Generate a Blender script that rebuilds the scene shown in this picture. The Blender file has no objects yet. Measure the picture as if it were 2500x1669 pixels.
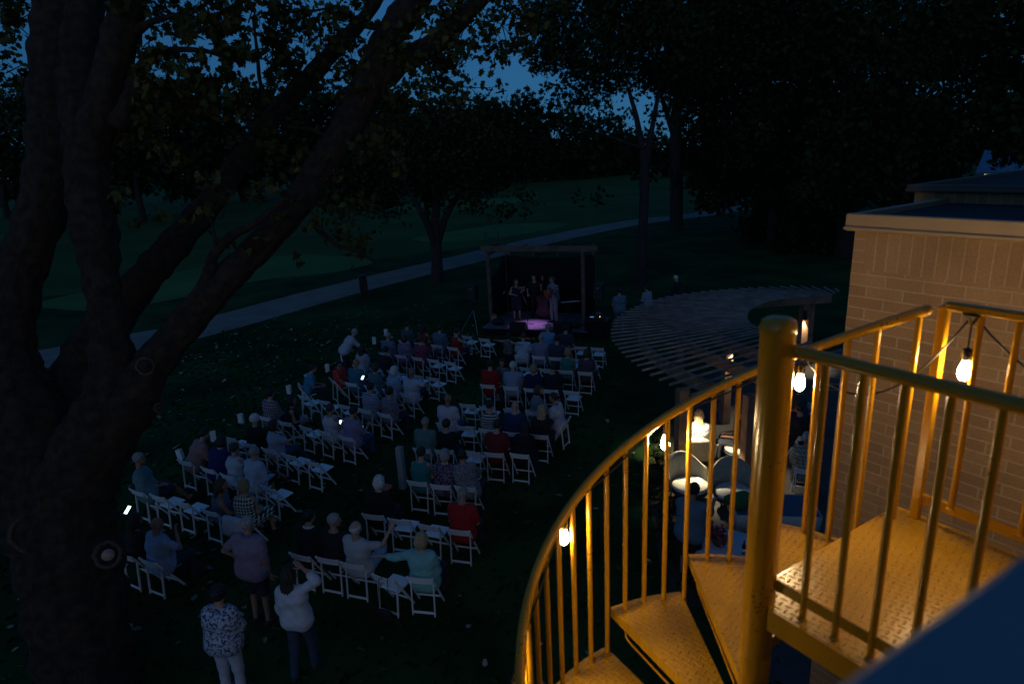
import bpy, math, random
import numpy as np
from mathutils import Vector, Matrix
random.seed(7); rng = np.random.default_rng(7)
PI = math.pi; R = math.radians
S = bpy.context.scene; COL = S.collection

# ---------------------------------------------------------------- camera
FPX, PITCH, ROLL, CAMH = 1580.0, R(16.27), R(2.79), 7.5
cf = Vector((0, math.cos(PITCH), -math.sin(PITCH))); cu = Vector((0, math.sin(PITCH), math.cos(PITCH))); cx = Vector((1, 0, 0))
CR = math.cos(ROLL)*cx - math.sin(ROLL)*cu; CU = math.sin(ROLL)*cx + math.cos(ROLL)*cu
CAM = Vector((0, 0, CAMH))
cam = bpy.data.cameras.new('camera'); camo = bpy.data.objects.new('camera', cam); COL.objects.link(camo)
cam.sensor_width = 36; cam.lens = 36*FPX/2500; cam.clip_start = 0.02; cam.clip_end = 3000
cam.dof.use_dof = True; cam.dof.focus_distance = 15; cam.dof.aperture_fstop = 2.4
m = Matrix((( CR.x, CU.x, -cf.x, 0), (CR.y, CU.y, -cf.y, 0), (CR.z, CU.z, -cf.z, CAMH), (0, 0, 0, 1)))
camo.matrix_world = m; S.camera = camo

# ---------------------------------------------------------------- dusk sky, sun already down, exposure
W = bpy.data.worlds.new('World'); S.world = W; W.use_nodes = True
wn = W.node_tree.nodes; wl = W.node_tree.links; wn.clear()
sky = wn.new('ShaderNodeTexSky'); sky.sky_type = 'NISHITA'; sky.sun_disc = False
sky.sun_elevation = R(3); sky.sun_rotation = R(195); sky.altitude = 200; sky.air_density = 1.0; sky.dust_density = 0.5; sky.ozone_density = 5.0
bg = wn.new('ShaderNodeBackground'); bg.inputs[1].default_value = 0.112
wo = wn.new('ShaderNodeOutputWorld'); wtc = wn.new('ShaderNodeTexCoord'); wmp = wn.new('ShaderNodeMapping'); wmp.inputs['Location'].default_value = (0, 0, .13); wmp.inputs['Scale'].default_value = (1, 1, .5); wl.new(wtc.outputs['Generated'], wmp.inputs[0]); wl.new(wmp.outputs[0], sky.inputs[0]); wl.new(sky.outputs[0], bg.inputs[0]); wl.new(bg.outputs[0], wo.inputs[0])
sun = bpy.data.lights.new('afterglow_sun', 'SUN'); sun.energy = .06; sun.color = (.86, .88, 1); sun.angle = R(60)
suno = bpy.data.objects.new('afterglow_sun', sun); COL.objects.link(suno); suno.rotation_euler = (R(68), 0, R(-15))   # the glow left in the west, behind the viewer
S.view_settings.view_transform = 'Standard'; S.view_settings.look = 'None'; S.view_settings.gamma = 1; S.view_settings.exposure = 0
S.cycles.use_denoising = True; S.cycles.max_bounces = 5; S.cycles.diffuse_bounces = 3; S.cycles.glossy_bounces = 3
S.cycles.transmission_bounces = 3; S.cycles.sample_clamp_indirect = 4; S.cycles.use_light_tree = True

# pixel of the 2500-wide picture -> point (used only to survey where things stand)
def ray(px, py): return cf + CR*((px-1250)/FPX) + CU*((834.5-py)/FPX)
def at(px, py, depth): return CAM + ray(px, py)*depth
def gnd(px, py, z=0.0):
    d = ray(px, py); return CAM + d*((z-CAMH)/d.z)
K = 2500/2349.0
def atd(x, y, depth): return at(x*K, y*K, depth)
def gd(x, y, z=0.0): return gnd(x*K, y*K, z)

# ---------------------------------------------------------------- materials
MATS = {}
def mat(name, color=(.5,.5,.5), rough=.6, metal=0, var=0.0, vscale=8.0, bump=0.0, bscale=40.0, emit=None, estr=0, coord='Object', island=0.0, spec=.5, c2=None, coat=0):
    if name in MATS: return MATS[name]
    M = bpy.data.materials.new(name); M.use_nodes = True; nt = M.node_tree; n = nt.nodes; l = nt.links
    b = n['Principled BSDF']; b.inputs['Base Color'].default_value = (*color, 1); b.inputs['Roughness'].default_value = rough; b.inputs['Metallic'].default_value = metal
    b.inputs['Specular IOR Level'].default_value = spec
    if coat: b.inputs['Coat Weight'].default_value = coat; b.inputs['Coat Roughness'].default_value = .12
    tc = n.new('ShaderNodeTexCoord')
    if var or c2:
        nz = n.new('ShaderNodeTexNoise'); nz.inputs['Scale'].default_value = vscale; nz.inputs['Detail'].default_value = 5; l.new(tc.outputs[coord], nz.inputs['Vector'])
        mx = n.new('ShaderNodeMix'); mx.data_type = 'RGBA'
        if c2: mx.inputs[6].default_value = (*color, 1); mx.inputs[7].default_value = (*c2, 1)
        else:
            mx.inputs[6].default_value = (*[max(0, c*(1-var)) for c in color], 1); mx.inputs[7].default_value = (*[min(1, c*(1+var)) for c in color], 1)
        rp = n.new('ShaderNodeMapRange'); rp.inputs[1].default_value = .32; rp.inputs[2].default_value = .68
        l.new(nz.outputs[0], rp.inputs[0]); l.new(rp.outputs[0], mx.inputs[0])
        src = mx.outputs[2]
        if island:
            ge = n.new('ShaderNodeNewGeometry'); hs = n.new('ShaderNodeHueSaturation'); mr = n.new('ShaderNodeMapRange')
            mr.inputs[3].default_value = 1-island; mr.inputs[4].default_value = 1+island
            l.new(ge.outputs['Random Per Island'], mr.inputs[0]); l.new(mr.outputs[0], hs.inputs['Value']); l.new(src, hs.inputs['Color']); src = hs.outputs[0]
        l.new(src, b.inputs['Base Color'])
    if bump:
        nb = n.new('ShaderNodeTexNoise'); nb.inputs['Scale'].default_value = bscale; nb.inputs['Detail'].default_value = 6; l.new(tc.outputs[coord], nb.inputs['Vector'])
        bp = n.new('ShaderNodeBump'); bp.inputs['Strength'].default_value = bump; bp.inputs['Distance'].default_value = .02
        l.new(nb.outputs[0], bp.inputs['Height']); l.new(bp.outputs[0], b.inputs['Normal'])
    if emit: b.inputs['Emission Color'].default_value = (*emit, 1); b.inputs['Emission Strength'].default_value = estr
    MATS[name] = M; return M
def NT(M): return M.node_tree, M.node_tree.nodes, M.node_tree.links, M.node_tree.nodes['Principled BSDF']
def mth(nt, op, a, b=None):
    q = nt.nodes.new('ShaderNodeMath'); q.operation = op
    for i, v in enumerate((a, b)):
        if v is None: continue
        if isinstance(v, (int, float)): q.inputs[i].default_value = v
        else: nt.links.new(v, q.inputs[i])
    return q.outputs[0]

# ---------------------------------------------------------------- objects
def tag(o, label=None, cat=None, group=None, kind=None):
    if label: o['label'] = label
    if cat: o['category'] = cat
    if group: o['group'] = group
    if kind: o['kind'] = kind
    return o
def thing(name, label, cat, loc=(0,0,0), rz=0, group=None):
    o = bpy.data.objects.new(name, None); COL.objects.link(o); o.empty_display_size = .2
    o.location = loc; o.rotation_euler = (0, 0, rz); return tag(o, label, cat, group)
def mesh_np(name, V, F, mats=None, mi=None, smooth=False, loops=None, starts=None, totals=None):
    me = bpy.data.meshes.new(name); V = np.asarray(V, np.float32)
    if loops is None:
        F = np.asarray(F, np.int32); k = F.shape[1]; loops = F.ravel(); starts = np.arange(0, len(loops), k); totals = np.full(len(F), k)
    me.vertices.add(len(V)); me.vertices.foreach_set('co', V.ravel())
    me.loops.add(len(loops)); me.loops.foreach_set('vertex_index', np.asarray(loops, np.int32))
    me.polygons.add(len(starts)); me.polygons.foreach_set('loop_start', np.asarray(starts, np.int32)); me.polygons.foreach_set('loop_total', np.asarray(totals, np.int32))
    for q in (mats or []): me.materials.append(q)
    if mi is not None: me.polygons.foreach_set('material_index', np.asarray(mi, np.int32))
    me.polygons.foreach_set('use_smooth', np.full(len(starts), smooth))
    me.update(); me.validate(); return me
def link(name, me, parent=None, loc=(0,0,0), rz=0):
    o = bpy.data.objects.new(name, me); COL.objects.link(o); o.location = loc; o.rotation_euler = (0, 0, rz)
    if parent is not None: o.parent = parent
    return o
def copy_tree(o, parent=None):
    c = o.copy(); COL.objects.link(c); c.parent = parent
    for ch in list(o.children): copy_tree(ch, c)
    return c

class MB:
    """collects simple solids into one mesh"""
    def __init__(s): s.v = []; s.f = []; s.m = []; s.sm = []
    def add(s, V, F, mi=0, smooth=False):
        k = len(s.v); s.v += [tuple(p) for p in V]; s.f += [tuple(i+k for i in f) for f in F]; s.m += [mi]*len(F); s.sm += [smooth]*len(F); return s
    def box(s, c, d, rot=None, mi=0, bev=0.0, taper=1.0):
        hx, hy, hz = d[0]/2, d[1]/2, d[2]/2; c = Vector(c); b = min(bev, hx*.9, hy*.9)
        if b > 0: base = [(-hx+b,-hy),(hx-b,-hy),(hx,-hy+b),(hx,hy-b),(hx-b,hy),(-hx+b,hy),(-hx,hy-b),(-hx,-hy+b)]
        else: base = [(-hx,-hy),(hx,-hy),(hx,hy),(-hx,hy)]
        n = len(base); bz = min(bev, hz*.9)
        rings = [(-hz, 1)] if bz == 0 else [(-hz, None), (-hz+bz, 1)]
        rings += [(hz, taper)] if bz == 0 else [(hz-bz, taper), (hz, None)]
        P = []
        for z, t in rings:
            for x, y in base:
                if t is None:
                    tt = taper if z > 0 else 1
                    P.append(Vector((x*(1-bz/hx)*tt, y*(1-bz/hy)*tt, z)))
                else: P.append(Vector((x*t, y*t, z)))
        if rot is not None: P = [rot @ p for p in P]
        P = [p+c for p in P]; F = [tuple(reversed(range(n)))]
        for r in range(len(rings)-1):
            for i in range(n): j = (i+1) % n; F.append((r*n+i, r*n+j, (r+1)*n+j, (r+1)*n+i))
        F.append(tuple(range((len(rings)-1)*n, len(rings)*n))); return s.add(P, F, mi)
    def beam(s, a, b, w, h, mi=0, up=(0,0,1), bev=0.0):
        a = Vector(a); b = Vector(b); d = b-a; L = d.length; x = d/L; up = Vector(up)
        y = up.cross(x)
        if y.length < 1e-4: y = Vector((0,1,0)).cross(x)
        y.normalize(); z = x.cross(y); rot = Matrix((x, y, z)).transposed()
        return s.box((a+b)/2, (L, w, h), rot, mi, bev)
    def tube(s, pts, r, n=10, mi=0, cap=True, smooth=True, jit=0.0, closed=False, ridge=0):
        pts = [Vector(p) for p in pts]; k = len(pts); rr = r if hasattr(r, '__len__') else [r]*k
        V = []; F = []; prev = None
        for i, p in enumerate(pts):
            t = (pts[(i+1) % k] if closed else pts[min(i+1, k-1)]) - (pts[i-1] if closed else pts[max(i-1, 0)]); t.normalize()
            if prev is None:
                a = Vector((0,0,1)) if abs(t.z) < .9 else Vector((1,0,0)); u = t.cross(a).normalized()
            else: u = (prev - t*prev.dot(t)).normalized()
            prev = u; w = t.cross(u)
            for j in range(n):
                a = 2*PI*j/n; q = rr[i]*(1+(random.uniform(-jit, jit) if jit else 0)+(ridge*(.5*math.sin(9*a+.05*i)+.5*math.sin(17*a-.07*i+2*math.sin(.11*i))+.35*math.sin(5*a+.13*i)) if ridge else 0)); V.append(p + u*(math.cos(a)*q) + w*(math.sin(a)*q))
        for i in range(k if closed else k-1):
            for j in range(n):
                j2 = (j+1) % n; i2 = (i+1) % k; F.append((i*n+j, i*n+j2, i2*n+j2, i2*n+j))
        s.add(V, F, mi, smooth)
        if cap and not closed:
            s.add(V[:n], [tuple(reversed(range(n)))], mi); s.add(V[-n:], [tuple(range(n))], mi)
        return s
    def lathe(s, prof, n=16, c=(0,0,0), mi=0, smooth=True, rot=None):
        V = []; F = []; c = Vector(c)
        for r, z in prof:
            for j in range(n):
                a = 2*PI*j/n; p = Vector((r*math.cos(a), r*math.sin(a), z)); p = rot @ p if rot is not None else p; V.append(p+c)
        for i in range(len(prof)-1):
            for j in range(n): j2 = (j+1) % n; F.append((i*n+j, i*n+j2, (i+1)*n+j2, (i+1)*n+j))
        F.append(tuple(reversed(range(n)))); F.append(tuple(range((len(prof)-1)*n, len(prof)*n))); return s.add(V, F, mi, smooth)
    def prism(s, poly, z0, z1, mi=0, xf=None):
        n = len(poly); V = [Vector((p[0], p[1], z0)) for p in poly]+[Vector((p[0], p[1], z1)) for p in poly]
        if xf is not None: V = [xf @ v for v in V]
        F = [tuple(reversed(range(n))), tuple(range(n, 2*n))]+[(i, (i+1) % n, n+(i+1) % n, n+i) for i in range(n)]
        return s.add(V, F, mi)
    def ball(s, c, r, n=12, k=8, mi=0, sc=(1,1,1)):
        prof = [(max(1e-4, math.sin(PI*i/k))*r, -math.cos(PI*i/k)*r) for i in range(k+1)]
        b = len(s.v); s.lathe(prof, n, (0,0,0), mi)
        for i in range(b, len(s.v)): p = s.v[i]; s.v[i] = (p[0]*sc[0]+c[0], p[1]*sc[1]+c[1], p[2]*sc[2]+c[2])
        return s
    def mesh(s, name, mats):
        me = bpy.data.meshes.new(name); me.from_pydata(s.v, [], s.f)
        for q in (mats if isinstance(mats, (list, tuple)) else [mats]): me.materials.append(q)
        me.polygons.foreach_set('material_index', s.m); me.polygons.foreach_set('use_smooth', s.sm); me.update(); return me
    def build(s, name, mats, parent=None, loc=(0,0,0), rz=0): return link(name, s.mesh(name, mats), parent, loc, rz)
def V2(a): return Vector((math.cos(a), math.sin(a), 0))
# ================================================================ setting: ground, path, greens, patio
M_lawn = mat('lawn_grass', (.020,.055,.016), .95, spec=.08, var=.5, vscale=.35, bump=.9, bscale=60)
M_fair = mat('fairway_grass', (.044,.086,.020), .95, spec=.1, var=.25, vscale=.12, bump=.3, bscale=30)
M_green = mat('mown_green_grass', (.075,.155,.045), .95, spec=.1, var=.15, vscale=.2)
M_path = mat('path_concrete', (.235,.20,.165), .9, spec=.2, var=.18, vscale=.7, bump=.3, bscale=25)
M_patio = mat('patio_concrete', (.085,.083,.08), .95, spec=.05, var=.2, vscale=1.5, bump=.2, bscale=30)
M_mulch = mat('bed_mulch', (.05,.035,.02), .95, var=.7, vscale=30, bump=1, bscale=40)
def grid_sheet(name, x0, x1, y0, y1, nx, ny, zf, m):
    X, Y = np.meshgrid(np.linspace(x0, x1, nx), np.linspace(y0, y1, ny)); Z = zf(X, Y); V = np.stack([X.ravel(), Y.ravel(), Z.ravel()], 1)
    i = np.arange(nx*ny).reshape(ny, nx); Fq = np.stack([i[:-1,:-1], i[:-1,1:], i[1:,1:], i[1:,:-1]], -1).reshape(-1, 4)
    return link(name, mesh_np(name, V, Fq, [m], smooth=True))
def flat(name, pts, z, m, kind='structure'):
    me = bpy.data.meshes.new(name); me.from_pydata([(p[0], p[1], z) for p in pts], [], [tuple(range(len(pts)))]); me.materials.append(m)
    if me.polygons[0].normal.z < 0: me.flip_normals()
    return tag(link(name, me), kind=kind)
tag(grid_sheet('lawn', -700, 700, -60, 900, 2, 2, lambda X, Y: X*0, M_lawn), kind='structure')
def ribbon(pts, w, z, name, m):
    V = []; F = []
    for i, p in enumerate(pts):
        a = Vector(pts[max(i-1, 0)]); b = Vector(pts[min(i+1, len(pts)-1)]); t = (b-a).normalized(); n = Vector((-t[1], t[0])); ww = w[i] if hasattr(w, '__len__') else w
        V += [(p[0]+n[0]*ww/2, p[1]+n[1]*ww/2, z), (p[0]-n[0]*ww/2, p[1]-n[1]*ww/2, z)]
    for i in range(len(pts)-1): F.append((2*i+1, 2*i+3, 2*i+2, 2*i))
    me = bpy.data.meshes.new(name); me.from_pydata(V, [], F); me.materials.append(m); me.update(); return tag(link(name, me), kind='structure')
def spline(pts, k=8):
    pts = [Vector(p) for p in pts]; out = []
    for i in range(len(pts)-1):
        p0 = pts[max(i-1, 0)]; p1 = pts[i]; p2 = pts[i+1]; p3 = pts[min(i+2, len(pts)-1)]
        for j in range(k):
            t = j/k; out.append(.5*((2*p1)+(p2-p0)*t+(2*p0-5*p1+4*p2-p3)*t*t+(3*p1-p0-3*p2+p3)*t**3))
    out.append(pts[-1]); return out
def poly_px(name, pts, z, m):
    g = [gd(x, y, z) for x, y in pts]; c = spline([(p.x, p.y) for p in g]+[(g[0].x, g[0].y)], 5)[:-1]; return flat(name, c, z, m)
fw = flat('fairway', spline([(-190,60),(-60,38),(-12,50),(12,66),(34,82),(70,120),(110,200),(60,300),(-150,260),(-260,150),(-190,60)], 6)[:-1], .004, M_fair)
poly_px('putting_green', [(60,700),(270,652),(540,600),(700,585),(860,597),(760,625),(600,642),(430,680),(230,712)], .008, M_green)
poly_px('tee_ground', [(940,548),(1060,527),(1160,514),(1300,512),(1240,530),(1120,548),(1010,556)], .008, M_green)
poly_px('tee_ground', [(870,478),(1010,462),(1230,452),(1160,470),(1010,484)], .008, M_green)
pc = [(-30,21),(-23,24.5),(-17.6,28.6),(-15.2,30.6),(-10.2,38.8),(-3.6,47.9),(3,56.8),(12.9,67.2),(20.9,71.8),(32,80),(60,96)]
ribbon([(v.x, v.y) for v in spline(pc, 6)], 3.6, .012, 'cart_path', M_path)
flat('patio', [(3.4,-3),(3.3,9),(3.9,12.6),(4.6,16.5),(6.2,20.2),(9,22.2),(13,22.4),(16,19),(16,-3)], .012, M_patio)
flat('planting_bed', spline([(2.5,9.5),(2.75,12),(3.3,14.4),(4.0,16.5),(4.5,16.2),(3.9,13.5),(3.55,11.5),(3.2,9.2),(2.5,9.5)], 4)[:-1], .016, M_mulch)

# fallen leaves scattered on the lawn: nobody could count them
M_dryleaf = mat('dry_leaf', (.24,.22,.17), .8, var=.5, vscale=3, island=.35)
LEAF = np.array([[0,0,0],[.22,.10,.02],[.16,.30,.03],[.36,.42,.05],[.24,.58,.03],[.36,.78,.06],[.13,.76,.03],[0,1,0],[-.13,.76,.03],[-.36,.78,.06],[-.24,.58,.03],[-.36,.42,.05],[-.16,.30,.03],[-.22,.10,.02]], float)
def rot_rand(n, tilt=None):
    """n random rotation matrices"""
    q = rng.normal(size=(n, 4)); q /= np.linalg.norm(q, axis=1)[:, None]; w, x, y, z = q.T
    return np.stack([np.stack([1-2*(y*y+z*z), 2*(x*y-z*w), 2*(x*z+y*w)], -1), np.stack([2*(x*y+z*w), 1-2*(x*x+z*z), 2*(y*z-x*w)], -1), np.stack([2*(x*z-y*w), 2*(y*z+x*w), 1-2*(x*x+y*y)], -1)], 1)
def leaves_mesh(name, P, size, mats, shape=LEAF, Rm=None):
    n = len(P); k = len(shape); Rm = rot_rand(n) if Rm is None else Rm
    sz = np.asarray(size)*np.ones(n); V = np.einsum('nij,kj->nki', Rm, shape-[0,.5,0])*sz[:, None, None]+np.asarray(P)[:, None, :]
    loops = np.arange(n*k); return mesh_np(name, V.reshape(-1, 3), None, mats, smooth=False, loops=loops, starts=np.arange(0, n*k, k), totals=np.full(n, k))
n = 1250; px = rng.uniform(-17, 3.0, n); py = rng.uniform(6, 34, n); keep = (rng.random(n) < np.clip(.25+.75*(px < -4), 0, 1))
px, py = px[keep], py[keep]; n = len(px); a = rng.uniform(0, 2*PI, n); t = rng.uniform(-.5, .5, n)
Rm = np.stack([np.stack([np.cos(a), -np.sin(a)*np.cos(t), np.sin(a)*np.sin(t)], -1), np.stack([np.sin(a), np.cos(a)*np.cos(t), -np.cos(a)*np.sin(t)], -1), np.stack([0*a, np.sin(t), np.cos(t)], -1)], 1)
sz = rng.uniform(.08, .19, n)
tag(link('fallen_leaves', leaves_mesh('fallen_leaves', np.stack([px, py, .02+np.abs(np.sin(t))*sz*.5], 1), sz, [M_dryleaf], Rm=Rm)), kind='stuff')
# short grass tufts that break up the lawn near the chairs
n = 9000; px = rng.uniform(-14, 4, n); py = rng.uniform(6.5, 30, n)
M_blade = mat('grass_blade', (.022,.058,.015), .95, spec=.05, var=.5, vscale=2, island=.4)
a = rng.uniform(0, PI, n); h = rng.uniform(.03, .07, n); w = rng.uniform(.03, .08, n)
Vb = np.stack([np.stack([px-np.cos(a)*w, py-np.sin(a)*w, 0*px], 1), np.stack([px+np.cos(a)*w, py+np.sin(a)*w, 0*px], 1), np.stack([px+np.cos(a)*w*.8+h*.4*np.sin(a), py+np.sin(a)*w*.8, h], 1), np.stack([px-np.cos(a)*w*.9+h*.3, py-np.sin(a)*w*.9, h*.9], 1)], 1).reshape(-1, 3)
tag(link('grass_tufts', mesh_np('grass_tufts', Vb, np.arange(4*n).reshape(-1, 4), [M_blade])), kind='stuff')
# ================================================================ trees
M_bark = mat('oak_bark', (.060,.034,.018), .95, var=.6, vscale=7, coord='Object')
nt, n_, l_, b_ = NT(M_bark)
tc = n_.new('ShaderNodeTexCoord'); mp = n_.new('ShaderNodeMapping'); mp.inputs['Scale'].default_value = (26, 26, 3.0); vo = n_.new('ShaderNodeTexNoise'); vo.inputs['Scale'].default_value = 1.6; vo.inputs['Detail'].default_value = 7; vo.inputs['Roughness'].default_value = .7
l_.new(tc.outputs['Object'], mp.inputs[0]); l_.new(mp.outputs[0], vo.inputs['Vector']); bp = n_.new('ShaderNodeBump'); bp.inputs['Strength'].default_value = 1; bp.inputs['Distance'].default_value = .09
l_.new(vo.outputs[0], bp.inputs['Height']); l_.new(bp.outputs[0], b_.inputs['Normal'])
M_bark2 = mat('dark_bark', (.03,.022,.018), .95, var=.5, vscale=6, bump=.8, bscale=14)
M_cut = mat('cut_wood', (.34,.27,.20), .9, var=.25, vscale=25)
M_scar = mat('bark_callus', (.085,.060,.043), .95, var=.4, vscale=20, bump=.6)
M_oakleaf = mat('oak_leaf', (.040,.055,.014), .7, spec=.2, var=.35, vscale=.8, island=.45, c2=(.075,.07,.015))
M_leafd = mat('dark_leaf', (.020,.038,.013), .8, spec=.1, var=.35, vscale=.25, island=.5)
M_leafm = mat('shade_leaf', (.026,.045,.015), .8, spec=.12, var=.35, vscale=.25, island=.5)
BLOB = np.array([[0,-.05,0],[.14,.22,.05],[.52,.10,.08],[.26,.42,0],[.56,.62,-.05],[.22,.66,.06],[.20,1.08,.10],[-.02,.74,0],[-.34,1.0,-.08],[-.20,.58,.04],[-.58,.52,.08],[-.22,.30,0],[-.42,.02,.06]], float)

def limb(mb, pts, n=12, jit=.05):
    """pts: (x, y, depth, half width) in picture units"""
    P = []
    for x, y, d, r in pts:
        p = atd(x, y, d); P.append((p.x, p.y, p.z, r*K*d/FPX))
    Q = []
    for i in range(len(P)-1):
        p0 = Vector(P[max(i-1, 0)]); p1 = Vector(P[i]); p2 = Vector(P[i+1]); p3 = Vector(P[min(i+2, len(P)-1)])
        for j in range(9):
            t = j/9; Q.append(.5*((2*p1)+(p2-p0)*t+(2*p0-5*p1+4*p2-p3)*t*t+(3*p1-p0-3*p2+p3)*t**3))
    Q.append(Vector(P[-1]))
    pp = [q.xyz for q in Q]; rr = [max(.004, q.w*random.uniform(.955, 1.045)*(1+.05*math.sin(i*.9+q.z*3))) for i, q in enumerate(Q)]
    mb.tube(pp, rr, max(n, int(n*1.8)) if n > 11 else n, jit=jit*.4, ridge=.055 if n > 11 else 0); return pp
oak = thing('oak_tree', 'massive old oak tree with thick forking limbs and round pruning scars', 'tree', tuple(gd(190, 1560)))
ol = Vector(oak.location)
mb = MB()
A = [(205,1660,9.4,135),(196,1568,9.6,98),(178,1400,9.75,100),(150,1227,9.9,108),(110,1100,10,104),(60,960,10,86),(24,850,10,64),(22,757,10,50),(58,600,10,46),(112,430,10,52),(128,250,10,54),(140,100,10,60),(148,-20,10,60),(150,-260,10,50)]
limb(mb, A, 22, .07)
B = [(168,1300,9.8,98),(163,1160,9.75,86),(210,1020,9.7,76),(258,900,9.7,57),(254,780,9.7,42),(234,650,9.7,37),(222,560,9.7,46),(205,440,9.75,49),(200,340,9.8,46),(186,230,9.9,46),(178,120,9.95,46),(190,0,10,44),(200,-160,10,34)]
limb(mb, B, 20, .07)
limb(mb, [(200,400,9.75,38),(222,290,9.6,38),(252,180,9.5,37),(282,70,9.4,38),(300,-40,9.3,36),(330,-200,9.3,30)], 14)
C = [(215,1060,9.7,52),(285,940,9.7,60),(345,845,9.75,41),(430,738,9.9,37),(515,645,10.1,34),(600,560,10.3,33),(680,468,10.6,33),(745,372,10.8,33),(800,285,11,32),(848,190,11.1,36),(888,95,11.2,34),(948,2,11.3,33),(1010,-80,11.3,28)]
limb(mb, C, 16, .06)
limb(mb, [(846,215,11.1,27),(910,150,11.2,25),(1000,97,11.3,24),(1066,35,11.4,21),(1130,-30,11.4,18),(1190,-70,11.4,14)], 12)
limb(mb, [(150,1010,10.4,60),(172,868,10.6,50),(235,760,10.8,47),(330,640,11,38),(400,560,11.2,33),(480,468,11.4,29),(560,362,11.6,25),(640,252,11.8,22),(700,190,11.9,21),(770,112,12,18),(832,45,12,15),(885,-30,12,12)], 14)
limb(mb, [(268,290,9.6,24),(300,225,9.5,19),(312,180,9.5,17),(336,140,9.4,12),(362,121,9.4,8),(414,114,9.3,6.5),(479,119,9.3,5),(540,140,9.2,3.5),(590,120,9.2,2)], 10)
limb(mb, [(300,80,9.4,14),(350,50,9.3,8),(414,34,9.2,5),(454,24,9.2,4),(482,-5,9.2,3)], 8)
limb(mb, [(462,705,10,18),(463,665,9.95,15),(482,615,9.9,13),(490,585,9.9,12),(530,542,9.9,11),(585,512,9.9,8),(640,470,9.9,5),(690,440,9.9,3)], 10)
limb(mb, [(490,590,9.9,6),(492,545,9.8,4),(480,500,9.8,3),(450,470,9.8,2)], 6)
limb(mb, [(725,520,10.7,8),(770,560,10.6,5),(815,575,10.5,4),(860,600,10.5,2.5)], 7)
limb(mb, [(770,330,11,8),(720,300,10.9,5),(650,290,10.8,3)], 7)
limb(mb, [(905,60,11.2,10),(840,60,11.1,7),(780,20,11,4),(700,30,10.9,2)], 7)
limb(mb, [(640,250,11.8,8),(600,200,11.6,5),(590,120,11.5,4),(580,40,11.5,3)], 7)
# leaf clumps: picture centre, radius, depth, how many
CL = [(30,60,70,11,150),(20,170,60,11.5,110),(70,200,45,11,60),(25,280,45,11.5,60),(70,20,40,10.5,50),
 (360,30,60,9.3,130),(420,70,55,9.2,110),(350,200,55,9.4,100),(420,225,60,9.4,150),(480,215,45,9.4,90),(440,165,30,9.3,30),(400,120,40,9.3,70),(500,140,34,9.2,55),(545,135,36,9.2,60),(480,90,30,9.2,35),(560,40,50,9.6,70),(520,10,40,9.4,40),
 (620,60,70,10.6,120),(660,110,55,10.8,110),(700,60,60,11,90),(760,30,60,11,70),(620,130,40,10.6,60),(570,95,34,10.2,45),(740,140,60,11.3,110),(800,120,50,11.3,90),(690,180,40,11.4,60),(655,20,60,10.6,60),(820,30,50,11,60),(850,150,45,11,70),(780,190,35,11.4,45),
 (300,330,60,9.8,90),(330,260,40,9.5,60),(290,420,50,9.8,40),(960,120,70,11.2,150),(1030,60,60,11.4,90),(1080,130,50,11.4,90),(1110,60,60,11.4,110),(900,200,45,11.1,70),(980,200,70,11.3,110),(1060,200,60,11.4,70),(1150,40,70,11.4,140),(1180,110,35,11.5,40),(1220,30,60,11.6,120),(930,60,45,11,50),
 (480,430,50,9.9,24),(520,500,40,9.9,20),(600,430,60,10.1,30),(660,440,50,10.2,26),(560,560,35,9.9,12),(470,530,40,9.8,16),(640,520,40,10.2,16),(720,420,60,10.6,30),(770,520,60,10.5,50),(830,560,50,10.5,40),(700,330,60,11,60),(620,340,60,11,50),(550,300,60,11,40),(800,400,60,11,40),(860,340,60,11.2,60),(900,270,60,11.2,70),(350,500,40,9.9,12),(690,600,30,10.2,8)]
CL += [(480,190,55,9.4,70),(555,185,50,9.6,60),(625,185,45,10.2,45),(455,55,50,9.3,60),(890,110,55,11.2,70),(1010,140,50,11.3,60),(540,70,45,9.4,45),(1000,20,50,11.3,60)]
LP = []; LS = []
for x, y, r, d, n in CL:
    c = np.array(atd(x, y, d)); rm = r*K*d/FPX
    n = int(n*(1.15 if (y > 240 or x < 380) else 1.2)); k = max(2, n//15); sub = c+rng.normal(size=(k, 3))*rm*.55
    for s in sub:
        q = s+rng.normal(size=(n//k+1, 3))*rm*.22; LP.append(q); LS.append(rng.uniform(.10, .18, len(q)))
        if rng.random() < .6:
            a = Vector(c)+Vector(rng.normal(size=3))*rm*.15; bb = Vector(s); mid = (a+bb)/2+Vector(rng.normal(size=3))*rm*.12
            mb.tube([a, mid, bb], [.012, .008, .004], 5)
LP = np.concatenate(LP); LS = np.concatenate(LS)
mb.v = [tuple(Vector(p)-ol) for p in mb.v]
tr = mb.build('trunk', M_bark, oak)
link('crown', leaves_mesh('crown', LP-np.array(ol), LS, [M_oakleaf]), oak)
def scar(x, y, d, rpx, disc):
    c = atd(x, y, d)-ol; r = rpx*K*d/FPX; nrm = (CAM-(c+ol)).normalized()*.8+Vector((.25, -.1, .1)); nrm.normalize(); q = nrm.to_track_quat('Z', 'Y').to_matrix()
    m = MB(); ring = []
    for i in range(20):
        a = 2*PI*i/20; ring.append(c+q @ Vector((math.cos(a)*r*random.uniform(.93,1.07), math.sin(a)*r*1.15*random.uniform(.93,1.07), 0)))
    m.tube(ring, r*.2, 8, closed=True, jit=.15); o = m.build('branch_scar', M_scar, oak)
    m = MB(); m.lathe([(.001,-.02),(r*.85,-.02),(r*.8,.03),(.001,.04)] if disc < .9 else [(.001,0),(r*.55,0),(r*.5,.06),(.001,.065)], 18, c, rot=q); m.build('cut_face', M_cut if disc > .9 else M_bark, o)
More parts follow.
